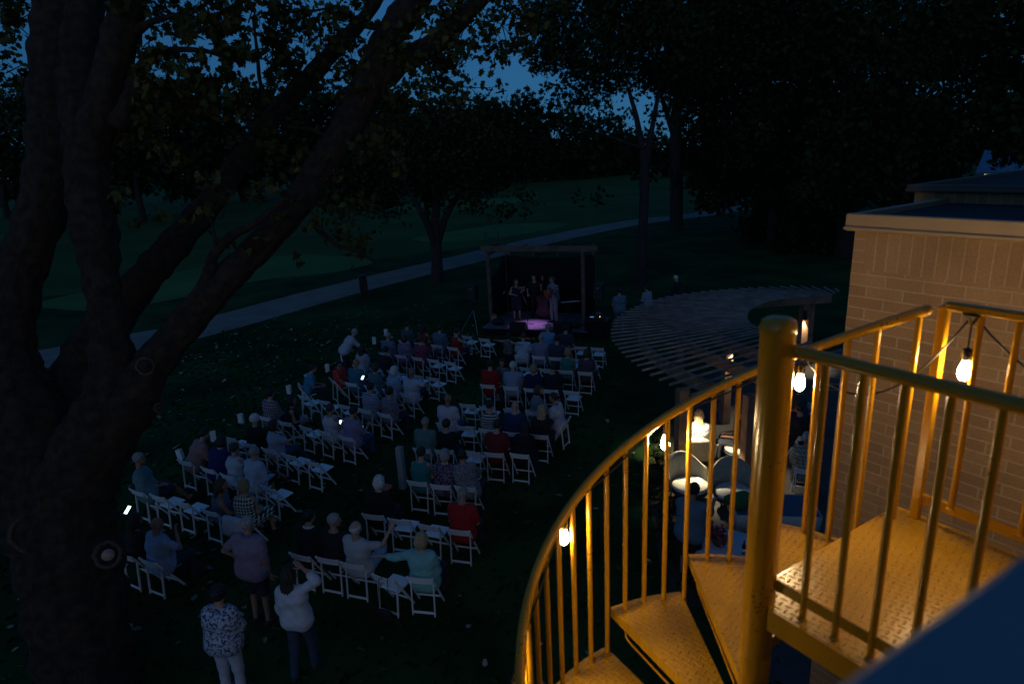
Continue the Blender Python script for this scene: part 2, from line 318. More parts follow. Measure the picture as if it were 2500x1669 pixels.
scar(333, 840, 9.22, 17, .5); scar(62, 1225, 9.3, 31, .5); scar(247, 1272, 9.16, 25, 1); scar(697, 527, 10.3, 7, .5); scar(365, 935, 9.25, 9, .5)

def blob_leaves(blobs, size, dens, k_sub=26, flat_=.8):
    P = []; Sz = []
    for c, r, dn in blobs:
        c = np.array(c); n = max(20, int(dn*dens*5.5*(r/size)**2*1.25)); ks = max(8, int(k_sub*dn*1.6))
        u = rng.normal(size=(ks, 3)); u /= np.linalg.norm(u, axis=1)[:, None]; sub = c+u*(r*rng.uniform(.3, 1, ks)**.6)[:, None]*[1, 1, flat_]
        idx = rng.integers(0, ks, n); P.append(sub[idx]+rng.normal(size=(n, 3))*r*.17); Sz.append(rng.uniform(.6, 1.25, n)*size)
    return np.concatenate(P), np.concatenate(Sz)
def make_tree(label, base, stems, blobs, size, dens, m, cat='tree', name='tree', group=None, bark=None, shape=BLOB):
    t = thing(name, label, cat, tuple(base), 0, group); b = Vector(base); mb = MB()
    for st in stems:
        pts = [Vector(p[:3])-b for p in st]; rr = [p[3] for p in st]
        sp = spline([(*p, r) for p, r in zip(pts, rr)], 4); mb.tube([q.xyz for q in sp], [max(.01, q.w) for q in sp], 9, jit=.06)
    if stems: mb.build('trunk', bark or M_bark2, t)
    P, s = blob_leaves(blobs, size, dens)
    link('crown', leaves_mesh('crown', P-np.array(b), s, [m], shape), t); return t
def pxs(lst, d0): return [(*atd(x, y, d0+dd), r*K*d0/FPX) for x, y, dd, r in lst]
def pxb(lst, d0): return [(tuple(atd(x, y, d0+dd)), r*K*d0/FPX, dn) for x, y, dd, r, dn in lst]
# multi-stem tree left of the stage
b = gd(1003, 652)
make_tree('spreading tree whose trunk splits low into four stems, left of the stage', b, [pxs([(1003,656,0,17),(1002,600,0,13),(1000,560,0,12),(998,520,0,10),(1000,440,0,9),(990,340,0,6),(970,240,0,3)],39.9), pxs([(1000,580,0,9),(985,530,-.5,7),(962,480,-1,6),(930,420,-1,4),(890,350,-1,2)],39.9), pxs([(1003,560,0,9),(1022,500,.4,7),(1050,450,.6,6),(1090,380,.6,4),(1120,300,.6,2)],39.9), pxs([(1000,560,0,6),(980,500,.8,5),(975,440,1,4),(960,360,1,2)],39.9)],
 pxb([(800,420,0,85,1.2),(900,390,1,110,1.5),(1010,370,0,110,1.5),(1110,360,0,100,1.5),(1180,330,1,80,1.3),(880,310,0,70,1.0),(990,290,0,75,.9),(1090,285,0,80,.9),(950,195,0,50,.10),(1050,190,0,55,.10),(1130,225,0,40,.2),(800,480,-2,50,.14),(770,540,-2,45,.08),(1150,450,-1,60,.16),(1200,465,-1,40,.12),(870,500,-1,40,.1),(1090,440,0,60,.5)], 40), .25, 3.0, M_leafm)
# tall tree right of the stage, then the big dark trunk behind it
b = gd(1470, 668)
make_tree('tall tree with a straight pale trunk standing behind the pergola', b, [pxs([(1470,672,0,13),(1474,560,0,11),(1478,450,0,11),(1477,370,0,9),(1460,270,0,6),(1440,200,0,4)],35.5), pxs([(1478,400,0,8),(1495,300,0,6),(1510,220,.5,5),(1530,120,1,3)],35.5), pxs([(1478,340,0,5),(1440,330,-1,3),(1390,310,-1,2),(1340,300,-1,1)],35.5)],
 pxb([(1290,60,0,105,1.1),(1250,140,0,45,.5),(1390,120,0,100,1.2),(1320,190,0,70,.55),(1270,230,0,55,.22),(1360,270,0,60,.18),(1500,90,0,110,1.4),(1450,10,0,100,1.3),(1340,-20,0,90,1.2),(1420,220,0,65,.25),(1540,200,1,80,.9),(1330,330,-1,50,.2),(1420,330,0,40,.12),(1240,40,0,50,.8),(1500,290,.5,50,.12),(1345,450,-3,40,.1),(1395,460,-3,36,.1)], 36), .26, 3.0, M_leafd)
b = gd(1552, 527)
make_tree('huge dark tree with a thick trunk beside the cart path', b, [pxs([(1552,532,0,16),(1552,440,0,14),(1551,330,0,14),(1555,230,0,12),(1580,120,0,8),(1600,0,0,4)],60.5), pxs([(1552,330,0,8),(1520,230,0,5),(1490,150,0,3)],60.5), pxs([(1553,290,0,7),(1620,210,-1,5),(1690,130,-2,3)],60.5)],
 pxb([(1570,30,0,110,1.4),(1660,60,0,130,1.5),(1580,160,0,90,1.3),(1680,200,0,130,1.5),(1640,310,0,90,1.4),(1700,380,-2,90,1.4),(1610,400,-1,60,.8),(1480,360,2,60,.7),(1650,455,-3,50,.8),(1740,460,-3,50,.8),(1530,20,1,80,.9)], 60), .42, 3.2, M_leafd)
# big dark trees on the right, over the roofs
for lab, x, d0, bl in (
 ('dark broad tree between the thick path-side trunk and the roof', 1790, 47, [(1760,60,0,120,1.4),(1850,50,0,120,1.3),(1800,180,0,130,1.6),(1780,320,0,110,1.6),(1860,300,0,110,1.6),(1830,420,-1,80,1.6)]),
 ('dark tree whose crown hangs right behind the flat roof corner', 1960, 40, [(1950,40,0,120,1.3),(1980,170,0,120,1.6),(1950,300,0,110,1.6),(2030,290,0,100,1.6),(1900,410,0,80,1.6),(1990,400,-1,90,1.7)]),
 ('tall dark tree behind the upper roof and lit house', 2170, 55, [(2110,50,0,120,1.4),(2200,60,0,120,1.3),(2150,190,0,130,1.6),(2080,330,0,110,1.7),(2170,320,0,90,1.6),(2110,420,-1,80,1.8)]),
 ('dark tree hanging over the far blue roofed house', 2320, 34, [(2290,40,0,110,1.2),(2370,110,0,120,1.5),(2330,210,0,80,1.5),(2300,275,0,60,1.6),(2400,300,0,100,1.6),(2330,340,0,45,1.2)])):
    c = atd(x, 300, d0); g = Vector((c.x, c.y, 0))
    if x == 2320: g = Vector(atd(2460, 300, d0)); g.z = 0
    make_tree(lab, g, [[(g.x,g.y,-.1,.55),(g.x+.1,g.y,4,.42),(g.x,g.y+.2,9,.3),(c.x,c.y,c.z+4,.12)]], pxb(bl, d0), .36, 3.2, M_leafd)
for lab, x, y, d0, r in (('low dark shrubs at the lawn edge below the broad tree', 1800, 490, 50, 60), ('dark shrub mass at the lawn edge nearest the brick wall', 1900, 500, 44, 70)):
    c = atd(x, y, d0); g = Vector((c.x, c.y, 0)); rm = r*K*d0/FPX
    make_tree(lab, g, [], [((g.x, g.y, rm*.7), rm, 1.6), ((g.x-rm, g.y+.5, rm*.5), rm*.7, 1.5), ((g.x+rm, g.y, rm*.6), rm*.8, 1.6)], .35, 3.2, M_leafd, 'shrub', 'shrub')
# the trees beyond the golf course
FAR = [(330,508,'big far oak with a thick trunk, seen through the near oak forks',[(300,330,0,110,1.5),(390,300,0,110,1.5),(450,250,0,80,1.3),(350,220,0,70,1.1),(470,340,0,90,1.5),(280,400,0,70,1.3),(410,400,0,80,1.4)]),
 (20,500,'far dark tree at the photo edge, left of the oak trunk',[(10,380,0,90,1.5),(60,300,0,90,1.2),(20,250,0,60,.7),(90,400,0,70,1.5)]),
 (150,490,'far dark tree hidden behind the oak trunk',[(170,380,0,90,1.5),(150,300,0,80,1.3),(230,330,0,80,1.5)]),
 (560,462,'rounded far tree just right of the sky notch',[(590,270,0,75,1.5),(640,240,0,60,1.3),(560,350,0,90,1.6),(640,350,0,80,1.6),(570,230,0,40,1.2)]),
 (480,470,'narrow far tree below the sky notch',[(490,300,0,55,1.5),(470,360,0,70,1.6),(510,240,0,30,1.2),(520,390,0,60,1.6)]),
 (740,452,'wide far tree crossed by the slanting oak limb',[(720,280,0,80,1.6),(780,250,0,60,1.4),(700,370,0,80,1.6),(790,350,0,80,1.6)]),
 (880,446,'far tree with a twiggy top behind the split-stem tree',[(870,290,0,75,1.6),(900,240,0,45,1.0),(860,370,0,70,1.6),(930,350,0,80,1.6)]),
 (960,440,'far tree with a slim trunk right of the split-stem tree',[(980,300,0,80,1.5),(960,370,0,60,1.6),(1020,370,0,70,1.5)]),
 (1080,428,'far tree standing above the pale tee ground',[(1080,290,0,80,1.5),(1100,350,0,80,1.6),(1050,370,0,60,1.6)]),
 (1190,418,'far tree over the stage roof beam',[(1190,290,0,80,1.5),(1210,370,0,70,1.6),(1160,360,0,60,1.6)]),
 (1300,412,'far tree in line with the right end of the stage',[(1290,315,0,75,1.6),(1330,360,0,60,1.6),(1280,375,0,50,1.6)]),
 (1400,402,'far tree just left of the pale straight trunk',[(1400,325,0,70,1.6),(1430,365,0,50,1.6),(1380,370,0,50,1.6)]),
 (1650,400,'far tree seen under the dark path-side crown',[(1530,350,0,60,1.6),(1600,370,0,50,1.5),(1660,340,0,70,1.6),(1720,370,0,60,1.6)])]
for x, y, lab, bl in FAR:
    g = gd(x, y); d0 = (g-CAM).dot(cf); c = atd(bl[0][0], bl[0][1], d0)
    make_tree(lab, g, [[(g.x,g.y,-.2,d0*.0055),(g.x,g.y,c.z*.4,d0*.0042),(c.x,c.y,c.z,d0*.002)]], pxb(bl, d0), d0*.0095, 2.6, M_leafd, group='trees beyond the golf course')
# ================================================================ brick building, roofs, far house, parapet
def brick_mat(name, bw, bh, rotate=False, c1=(.34,.215,.115), c2=(.27,.165,.088), mortar=(.40,.30,.20)):
    M = mat(name, c1, .85); nt, n, l, b = NT(M); tc = n.new('ShaderNodeTexCoord'); sp = n.new('ShaderNodeSeparateXYZ'); l.new(tc.outputs['Object'], sp.inputs[0])
    cb = n.new('ShaderNodeCombineXYZ'); ax = mth(nt, 'ADD', sp.outputs[0], sp.outputs[1])
    if rotate: l.new(sp.outputs[2], cb.inputs[0]); l.new(ax, cb.inputs[1])
    else: l.new(ax, cb.inputs[0]); l.new(sp.outputs[2], cb.inputs[1])
    br = n.new('ShaderNodeTexBrick'); l.new(cb.outputs[0], br.inputs['Vector']); br.inputs['Scale'].default_value = 1
    br.inputs['Color1'].default_value = (*c1, 1); br.inputs['Color2'].default_value = (*c2, 1); br.inputs['Mortar'].default_value = (*mortar, 1)
    br.inputs['Brick Width'].default_value = bw; br.inputs['Row Height'].default_value = bh; br.inputs['Mortar Size'].default_value = .006; br.inputs['Mortar Smooth'].default_value = .25; br.inputs['Bias'].default_value = -.1
    br.offset = 0 if rotate else .5
    nz = n.new('ShaderNodeTexNoise'); nz.inputs['Scale'].default_value = 60; nz.inputs['Detail'].default_value = 6; l.new(tc.outputs['Object'], nz.inputs['Vector'])
    n2 = n.new('ShaderNodeTexNoise'); n2.inputs['Scale'].default_value = 3; l.new(tc.outputs['Object'], n2.inputs['Vector'])
    mx = n.new('ShaderNodeMix'); mx.data_type = 'RGBA'; mx.blend_type = 'MULTIPLY'; mx.inputs[0].default_value = .55
    ad = mth(nt, 'ADD', nz.outputs[0], n2.outputs[0]); l.new(br.outputs[0], mx.inputs[6]); l.new(ad, mx.inputs[7]); l.new(mx.outputs[2], b.inputs['Base Color'])
    bp = n.new('ShaderNodeBump'); bp.inputs['Strength'].default_value = .8; bp.inputs['Distance'].default_value = .008
    h = mth(nt, 'ADD', mth(nt, 'MULTIPLY', br.outputs['Fac'], -1.0), mth(nt, 'MULTIPLY', nz.outputs[0], .35)); l.new(h, bp.inputs['Height']); l.new(bp.outputs[0], b.inputs['Normal']); return M
M_brick = brick_mat('tan_brick', .236, .0785); M_sold = brick_mat('tan_brick_soldier', .30, .075, True)
M_fascia = mat('painted_fascia', (.34,.25,.15), .55, var=.06, vscale=5)
M_roof = mat('grey_roof_membrane', (.045,.048,.052), .9, spec=.1, var=.25, vscale=1.2, bump=.3)
M_coping = mat('metal_coping', (.17,.23,.27), .6, var=.08, vscale=3)
WD = R(-56)                                      # direction along the brick wall, towards the viewer
u = V2(WD); nrm = Vector((u.y, -u.x, 0)); inn = -nrm    # nrm faces the stairs (to the left)
if nrm.x > 0: nrm = -nrm; inn = -inn
C0 = gnd(2080, 640); C0 = Vector((C0.x, C0.y, 0)).normalized()*5.0; ZT = 7.0
def block(name, label, corner, L1, L2, ztop, zbase, fas=.115, soldier=.262, fm=None):
    """a flat-roofed brick block: corner nearest the garden, L1 along u, L2 inwards"""
    t = thing(name, label, 'building', (corner.x, corner.y, zbase), WD); h = ztop-zbase; s = 1 if Matrix.Rotation(-WD, 3, 'Z') @ inn == inn or (Matrix.Rotation(-WD, 3, 'Z') @ inn).y > 0 else -1
    def y(a, b): lo, hi = sorted((a*s, b*s)); return (lo+hi)/2, hi-lo
    hw = h-fas-soldier
    m = MB(); cy, dy = y(0, L2); m.box((L1/2, cy, hw/2), (L1, dy, hw)); m.build('wall', M_brick, t)
    m = MB(); cy, dy = y(.002, L2-.002); m.box((.08+(L1-.08)/2, cy, hw+soldier/2), (L1-.08, dy, soldier)); m.build('soldier_course', M_sold, t)
    m = MB(); cy, dy = y(0, L2); m.box((.04, cy, hw+soldier/2), (.08-.001, dy, soldier)); m.build('corner_course', M_brick, t)
    m = MB()
    for a, b_ in (((-.035, -.035*s), (L1, -.035*s)),): 
        m.beam((-.05, -.02*s, h-fas/2), (L1, -.02*s, h-fas/2), .05, fas, bev=.006); m.beam((-.05, -.035*s, h-fas+.02), (L1, -.035*s, h-fas+.014), .066, .024, bev=.006)
        m.beam((-.02, .01*s, h-fas/2), (-.02, L2*s, h-fas/2), .05, fas-.004, bev=.006); m.beam((-.03, .0*s, h-fas+.021), (-.03, L2*s, h-fas+.0145), .062, .022, bev=.006)
    m.build('fascia', fm or M_fascia, t)
    m = MB(); cy, dy = y(.012, L2); m.box((L1/2+.01, cy, h-.12), (L1-.02, dy, .16))
    m.build('roof', M_roof, t); return t
block('brick_building', 'tan brick building with flat roof, pale fascia and soldier course beside the yellow stairs', C0, 9, 5.5, ZT, 0)
g2 = gnd(2229, 470, ZT+.25); far2 = Vector((g2.x, g2.y, 0)); sc2 = 1.42
C1 = Vector((far2.x, far2.y, 0)); r2 = ray(2229, 506); tt = None
p2 = CAM + ray(2229, 511)*((ZT-.1-CAMH)/ray(2229, 511).z); C1 = Vector((p2.x, p2.y, 0)); dd = Vector((p2.x, p2.y)).length/Vector((ray(2229, 450).x, ray(2229, 450).y)).length
Z1 = CAMH+ray(2229, 450).z*dd
block('upper_brick_block', 'shadowed upper brick block with dim fascia rising behind the flat roof', C1, 9, 6, Z1, ZT-.119, fas=max(.06, (Z1-ZT)*.26), soldier=.2, fm=mat('dimmed_fascia', (.11,.085,.068), .7))  # same fascia, its colour darkened to stand in for weaker light
# far house with a blue metal roof and a lit eave
M_bluer = mat('blue_metal_roof', (.16,.30,.48), .45, var=.08, vscale=2); M_tan = mat('house_siding', (.45,.42,.30), .8, var=.1)
hd = 42; a = atd(2238, 395, hd); bq = atd(2330, 395, hd); vd = Vector((a.x, a.y, 0)).normalized(); hx = Matrix.Rotation(R(-6), 3, 'Z') @ Vector((vd.y, -vd.x, 0)); hz = a.z
hs = thing('far_house', 'far house with blue metal roof and a glowing lamp under its eave', 'house', (a.x, a.y, 0), math.atan2(hx.y, hx.x)); LH = 6.5
m = MB(); m.box((LH/2, 2.2, (hz-.15)/2), (LH-.9, 3.6, hz-.15)); m.build('wall', M_tan, hs)
m = MB(); zz = hz; rt = CAMH+ray(2240*K, 352*K).z*hd
m.add([(0,0,zz),(LH,0,zz),(LH-.1,2.2,rt+.15),(.1,2.2,rt+.15),(0,4.4,zz),(LH,4.4,zz),(0,0,zz-.12),(LH,0,zz-.12),(0,4.4,zz-.12),(LH,4.4,zz-.12)], [(0,1,2,3),(3,2,5,4),(0,3,4),(1,5,2),(6,7,1,0),(8,6,0,4),(7,9,5,1),(9,8,4,5),(6,8,9,7)]); m.build('roof', M_bluer, hs)
M_glow = mat('eave_lamp_glow', (1,.8,.4), .5, emit=(1, .78, .36), estr=22)
m = MB(); m.lathe([(.03,0),(.1,.02),(.12,.1),(.05,.16)], 10, (2.0,.33,hz-.32)); m.build('eave_lamp', M_glow, hs)
m = MB(); m.lathe([(.03,0),(.06,.02),(.03,.1)], 8, (.5,.3,hz-.3)); m.build('eave_lamp', M_glow, hs)
# parapet in front of the viewer
pa = R(30); pu = V2(pa); pn = Vector((-math.sin(pa), math.cos(pa), 0)); zc = CAMH-.34; e0 = gnd(2290, 1518, zc)
c = e0+pu*1.6-pn*.172
par = thing('parapet_wall', 'blue metal capped parapet wall out of focus in the near corner', 'parapet', (c.x, c.y, 0), pa)
m = MB(); m.box((0,0,zc-.02), (4.4,.36,.04), bev=.008); m.box((0,.17,zc-.06), (4.4,.02,.08)); m.build('coping', M_coping, par)
m = MB(); m.box((0,-.02,(zc-.04+0)/2), (4.36,.26,zc-.042)); m.build('wall', M_brick, par)

bb = e0-pn*1.75+pu*2.2  # unseen brick wing added behind the viewer to block sky light from the stairs
bw_ = thing('unseen_shade_wing', 'unseen brick wing behind the balcony parapet, added to shade the stairs', 'building', (bb.x, bb.y, 0), pa)
m = MB(); m.box((0,-.6,5.4), (7.0,1.2,10.8)); m.build('wall', M_brick, bw_); m = MB(); m.box((0,-.6,10.9), (7.2,1.4,.2), bev=.01); m.build('roof', M_roof, bw_)
m = MB(); m.box((-.2,.78,CAMH-1.68), (6.4,1.5,.12)); m.build('balcony_floor', M_patio, bw_); m = MB(); m.box((.2,.012,CAMH-.6), (.95,.03,2.05), bev=.005); m.build('door', mat('painted_door', (.08,.09,.10), .5), bw_)
# ================================================================ yellow spiral stair
M_yel = mat('yellow_gloss_paint', (.50,.24,.008), .22, var=.04, vscale=5, spec=.5)
M_rust = mat('weld_seam_paint', (.55,.14,.03), .5)
M_plate = mat('yellow_diamond_plate', (.45,.23,.006), .3, var=.15, vscale=4)
nt, n_, l_, b_ = NT(M_plate)
tc = n_.new('ShaderNodeTexCoord'); mp = n_.new('ShaderNodeMapping'); mp.inputs['Scale'].default_value = (34, 34, 34); mp.inputs['Rotation'].default_value = (0, 0, R(45)); l_.new(tc.outputs['Object'], mp.inputs[0])
sp = n_.new('ShaderNodeSeparateXYZ'); l_.new(mp.outputs[0], sp.inputs[0])
fx, fy = mth(nt, 'FLOOR', sp.outputs[0]), mth(nt, 'FLOOR', sp.outputs[1]); par_ = mth(nt, 'FLOORED_MODULO', mth(nt, 'ADD', fx, fy), 2)
lx = mth(nt, 'SUBTRACT', mth(nt, 'FRACT', sp.outputs[0]), .5); ly = mth(nt, 'SUBTRACT', mth(nt, 'FRACT', sp.outputs[1]), .5)
def el(a, b): return mth(nt, 'ADD', mth(nt, 'POWER', mth(nt, 'ABSOLUTE', mth(nt, 'DIVIDE', a, .56)), 2), mth(nt, 'POWER', mth(nt, 'ABSOLUTE', mth(nt, 'DIVIDE', b, .17)), 2))
e1, e2 = el(lx, ly), el(ly, lx)
dsel = mth(nt, 'ADD', mth(nt, 'MULTIPLY', e1, par_), mth(nt, 'MULTIPLY', e2, mth(nt, 'SUBTRACT', 1, par_)))
hgt = mth(nt, 'MAXIMUM', mth(nt, 'SUBTRACT', 1, dsel), 0)
bp = n_.new('ShaderNodeBump'); bp.inputs['Strength'].default_value = 1; bp.inputs['Distance'].default_value = .0042; l_.new(hgt, bp.inputs['Height']); l_.new(bp.outputs[0], b_.inputs['Normal'])

def chips(M, dark=(.10,.05,.012), th=.70, sc=55):
    nt, n, l, b = NT(M); src = b.inputs['Base Color'].links[0].from_socket; tc = n.new('ShaderNodeTexCoord'); nz = n.new('ShaderNodeTexNoise'); nz.inputs['Scale'].default_value = sc; nz.inputs['Detail'].default_value = 3; n2 = n.new('ShaderNodeTexNoise'); n2.inputs['Scale'].default_value = 4.5
    l.new(tc.outputs['Object'], nz.inputs['Vector']); l.new(tc.outputs['Object'], n2.inputs['Vector'])
    mr = n.new('ShaderNodeMapRange'); mr.inputs[1].default_value = th; mr.inputs[2].default_value = th+.04; l.new(mth(nt, 'ADD', mth(nt, 'MULTIPLY', nz.outputs[0], .75), mth(nt, 'MULTIPLY', n2.outputs[0], .35)), mr.inputs[0])
    mx = n.new('ShaderNodeMix'); mx.data_type = 'RGBA'; mx.inputs[7].default_value = (*dark, 1); l.new(mr.outputs[0], mx.inputs[0]); l.new(src, mx.inputs[6]); l.new(mx.outputs[2], b.inputs['Base Color'])
chips(M_yel, th=.69, sc=90)
PX, PY, RR = .864, 2.014, .896; ZL = CAMH-1.61; RISE = .23; TA = R(27)
def hz_(ph): return CAMH-1.187-.493*(ph-PI/2)      # handrail centre height
def onr(ph, r, z): return Vector((PX+r*math.cos(ph), PY+r*math.sin(ph), z))
P0 = Vector((PX, PY, 0))
st = thing('spiral_staircase', 'yellow painted steel spiral staircase with diamond plate treads and landing', 'staircase', (PX, PY, 0))
def rel(p): return Vector(p)-P0
m = MB(); ptop = CAMH-.60
m.lathe([(.0555,0),(.0555,ptop-.005),(.058,ptop),(.058,ptop+.022),(.052,ptop+.043),(.032,ptop+.054),(.001,ptop+.056)], 40); m.build('centre_pole', M_yel, st)
NTR = 25; R0 = R(34)
for i in range(NTR):
    z = ZL-RISE*(i+1); a0 = R0+TA*i+R(3.5); a1 = R0+TA*i+R(28.5); ro = .935; tr = MB(); ns = 8
    # folded plate: top, outer rim, front and back lips
    pts = [(math.cos(a0)*.05-math.sin(a0)*-.05*0, 0)]
    def ring(inset, zz):
        q = []
        for k in range(ns+1):
            a = a0+(a1-a0)*k/ns; q.append(Vector((ro*math.cos(a), ro*math.sin(a), zz)))
        for a, sgn in ((a1, 1), (a0, -1)):
            q.append(Vector((.064*math.cos(a)-sgn*.012*math.sin(a), .064*math.sin(a)+sgn*.012*math.cos(a), zz)))
        return q
    top = ring(0, z); nq = len(top); cen = sum(top, Vector())/nq
    bot = [Vector((p.x, p.y, z-.055)) for p in top]; inb = [Vector((p.x+(cen.x-p.x)*.025, p.y+(cen.y-p.y)*.025, z-.055)) for p in top]; intp = [Vector((p.x, p.y, z-.006)) for p in inb]
    V = [Vector((p.x, p.y, z)) for p in top]+bot+inb+intp; F = [tuple(range(nq))]
    for a in range(nq):
        b2 = (a+1) % nq; F += [(nq+a, nq+b2, b2, a), (2*nq+a, 2*nq+b2, nq+b2, nq+a), (3*nq+a, 3*nq+b2, 2*nq+b2, 2*nq+a)]
    F.append(tuple(reversed(range(3*nq, 4*nq)))); tr.add(V, F); o = tr.build('tread', M_plate, st)
    # riser bar under the free edge, hub sleeve
    m = MB(); r1 = .80; af = a1-R(1.5)
    m.tube([(.10*math.cos(af), .10*math.sin(af), z-.056), (.12*math.cos(af), .12*math.sin(af), z-.125), (r1*math.cos(af), r1*math.sin(af), z-.125), ((r1+.03)*math.cos(af), (r1+.03)*math.sin(af), z-.115), ((r1+.035)*math.cos(af), (r1+.035)*math.sin(af), z-.056)], .006, 8); m.build('riser_bar', M_yel, o)
    m = MB(); m.lathe([(.0556,z-.10),(.0560,z-.096),(.0560,z-.012),(.0556,z-.008)], 32); m.build('hub_sleeve', M_yel, st)
def bal(ph, z0, z1, r=RR, rad=.0122, extra=None):
    m = MB(); p = onr(ph, r, 0)-P0 if extra is None else Vector(extra); p.z = 0
    m.tube([p+Vector((0,0,z0)), p+Vector((0,0,z1))], rad, 14); m.tube([p+Vector((0,0,z0)), p+Vector((0,0,z0+.008))], [rad*1.5, rad*1.15], 14); return m.build('baluster', M_yel, st)
BAL = []
ph = R(41); cnt = 0
while cnt < 92:
    i = int((ph-R0)//TA)
    if i >= NTR: break
    bal(ph, ZL-RISE*(i+1)-.03, hz_(ph)-.012); BAL.append(ph); ph += R(7.15); cnt += 1
m = MB(); A0 = R(30); A1 = R0+TA*NTR
m.tube([onr(A0+(A1-A0)*k/330, RR, hz_(A0+(A1-A0)*k/330))-P0 for k in range(331)], .0212, 16)
m.ball(onr(A0, RR, hz_(A0))-P0, .0212, 14, 8); m.build('handrail', M_yel, st)
bal(R(31.5), ZL-.22, hz_(R(31.5))-.012)
for a in (R(104), R(143), R(176)):                      # painted-over weld seams round the rail
    q0 = onr(a, RR, hz_(a))-P0; q1 = onr(a+.008, RR, hz_(a+.008))-P0; m = MB(); m.tube([q0, q1], .0219, 16, cap=False); m.build('weld_seam', M_rust, st)
# landing: square platform off the pole
la, lb = R(32), R(-57); lu, lv = V2(la), V2(lb); LW, LL = 1.0, 1.35
quad = [lu*-.02+lv*-.03, lu*LW+lv*-.03, lu*LW+lv*LL, lu*-.02+lv*LL]
m = MB(); m.prism([(q.x, q.y) for q in quad], ZL-.006, ZL); m.build('landing_plate', M_plate, st)
m = MB(); m.beam(lu*-.026+lv*.06+Vector((0,0,ZL-.045)), lu*-.026+lv*LL+Vector((0,0,ZL-.045)), .012, .09, bev=.002); m.beam(lu*(LW+.006)+lv*-.03+Vector((0,0,ZL-.045)), lu*(LW+.006)+lv*LL+Vector((0,0,ZL-.045)), .012, .09, bev=.002)
m.beam(lu*.07+lv*-.036+Vector((0,0,ZL-.045)), lu*(LW+.012)+lv*-.036+Vector((0,0,ZL-.045)), .012, .09, bev=.002); m.build('landing_frame', M_yel, st)
m = MB(); m.prism([(p.x, p.y) for p in (lu*.02+lv*.10, lu*.02+lv*.55, lu*.35+lv*.10)], ZL-.10, ZL-.092); m.build('gusset_plate', M_plate, st)
# guard rail from the pole along the near edge
zr = CAMH-.655; m = MB(); q0 = lv*.05+lu*.02; q1 = lv*LL+lu*.02
m.tube([q0+Vector((0,0,zr)), q1+Vector((0,0,zr))], .0212, 16); m.build('guard_rail', M_yel, st); m = MB(); m.beam(q0+Vector((0,0,ZL+.075)), q1+Vector((0,0,ZL+.075)), .012, .045, bev=.003); m.build('toe_rail', M_yel, st)
k = .16
while k < LL:
    p = lv*k+lu*.02; bal(0, ZL, zr-.012, extra=p); k += .118
# guard rail on the far side of the landing, with its square corner post
zb = CAMH-.66; gp = lu*(LW-.025)+lv*.06
m = MB(); m.box(gp+Vector((0,0,(ZL+zb)/2)), (.036,.036,zb-ZL), Matrix.Rotation(la, 3, 'Z'), bev=.004); m.build('corner_post', M_yel, st)
m = MB(); m.beam(gp+Vector((0,0,zb)), gp+lv*(LL+2.4)+Vector((0,0,zb)), .036, .036, bev=.008); m.build('guard_rail', M_yel, st); m = MB(); m.beam(gp+Vector((0,0,ZL+.10)), gp+lv*(LL+2.4)+Vector((0,0,ZL+.10)), .012, .05, bev=.003); m.build('toe_rail', M_yel, st)  # runs on past the landing, unseen, to carry the added bulbs
k = .13
while k < LL+2.35 and len([c for c in st.children if c.name.startswith('baluster')]) < 140: bal(0, ZL+.1, zb-.015, extra=gp+lv*k); k += .122

# ================================================================ string of Edison bulbs tied under the rails
M_cable = mat('black_cable', (.012,.012,.012), .5); M_sock = mat('black_socket', (.015,.014,.013), .35)
M_bulb = mat('bulb_glow', (1,.75,.4), .3, emit=(1, .70, .33), estr=350)
M_fil = None
sl = thing('string_lights', 'string of glowing teardrop bulbs hanging on a black cable under the yellow rails', 'string lights', (PX, PY, 0))
def bulb(p, sc=1.0):
    m = MB(); m.lathe([(.004,.105),(.016,.10),(.019,.09),(.019,.072),(.016,.06),(.0135,.052)], 12, p); o = m.build('socket', M_sock, sl)
    m = MB(); m.lathe([(.011,.054),(.0125,.045),(.0185,.025),(.0212,.005),(.0212,-.006),(.017,-.019),(.010,-.027),(.001,-.029)], 12, p); m.build('bulb', M_bulb, o)
    return p+Vector((0,0,.105))
tops = []
for d in (25+0, 60, 98, 136, 176):
    if d == 25: continue
    a = R(d); q = onr(a, RR+.028, hz_(a)-.02)-P0; b_t = Vector((q.x, q.y, hz_(a)-.165)); t = bulb(b_t); m = MB(); m.tube([t, q], .0035, 6); m.build('cord', M_cable, sl); tops.append(q)
for k, dz in ((.10, .24), (1.05, .19), (1.95, .19), (2.85, .19)):  # all but the first are unseen bulbs, added to light the brick wall
    q = gp+lv*k+Vector((0,0,zb-.018)); t = bulb(q-Vector((0,0,dz))); m = MB(); m.tube([t, q-Vector((0,0,.02))], .0035, 6); m.lathe([(.008,-.04),(.012,-.03),(.032,-.004),(.034,0)], 12, q, mi=0); m.build('cord', M_cable, sl); tops.insert(0, q)
m = MB()
for a, b2 in zip(tops, tops[1:]):
    if (a-b2).length > 1.0: sag = .3
    else: sag = .26 if a.z > zb-.1 else .02
    pts = [];
    for k in range(15):
        t = k/14; p = a.lerp(b2, t)
        if (a-b2).length < 1.0:
            ang = None
        r = Vector((p.x, p.y, 0)); pts.append(p-Vector((0,0,sag*4*t*(1-t))))
    m.tube(pts, .0042, 6)
m.build('cable', M_cable, sl)
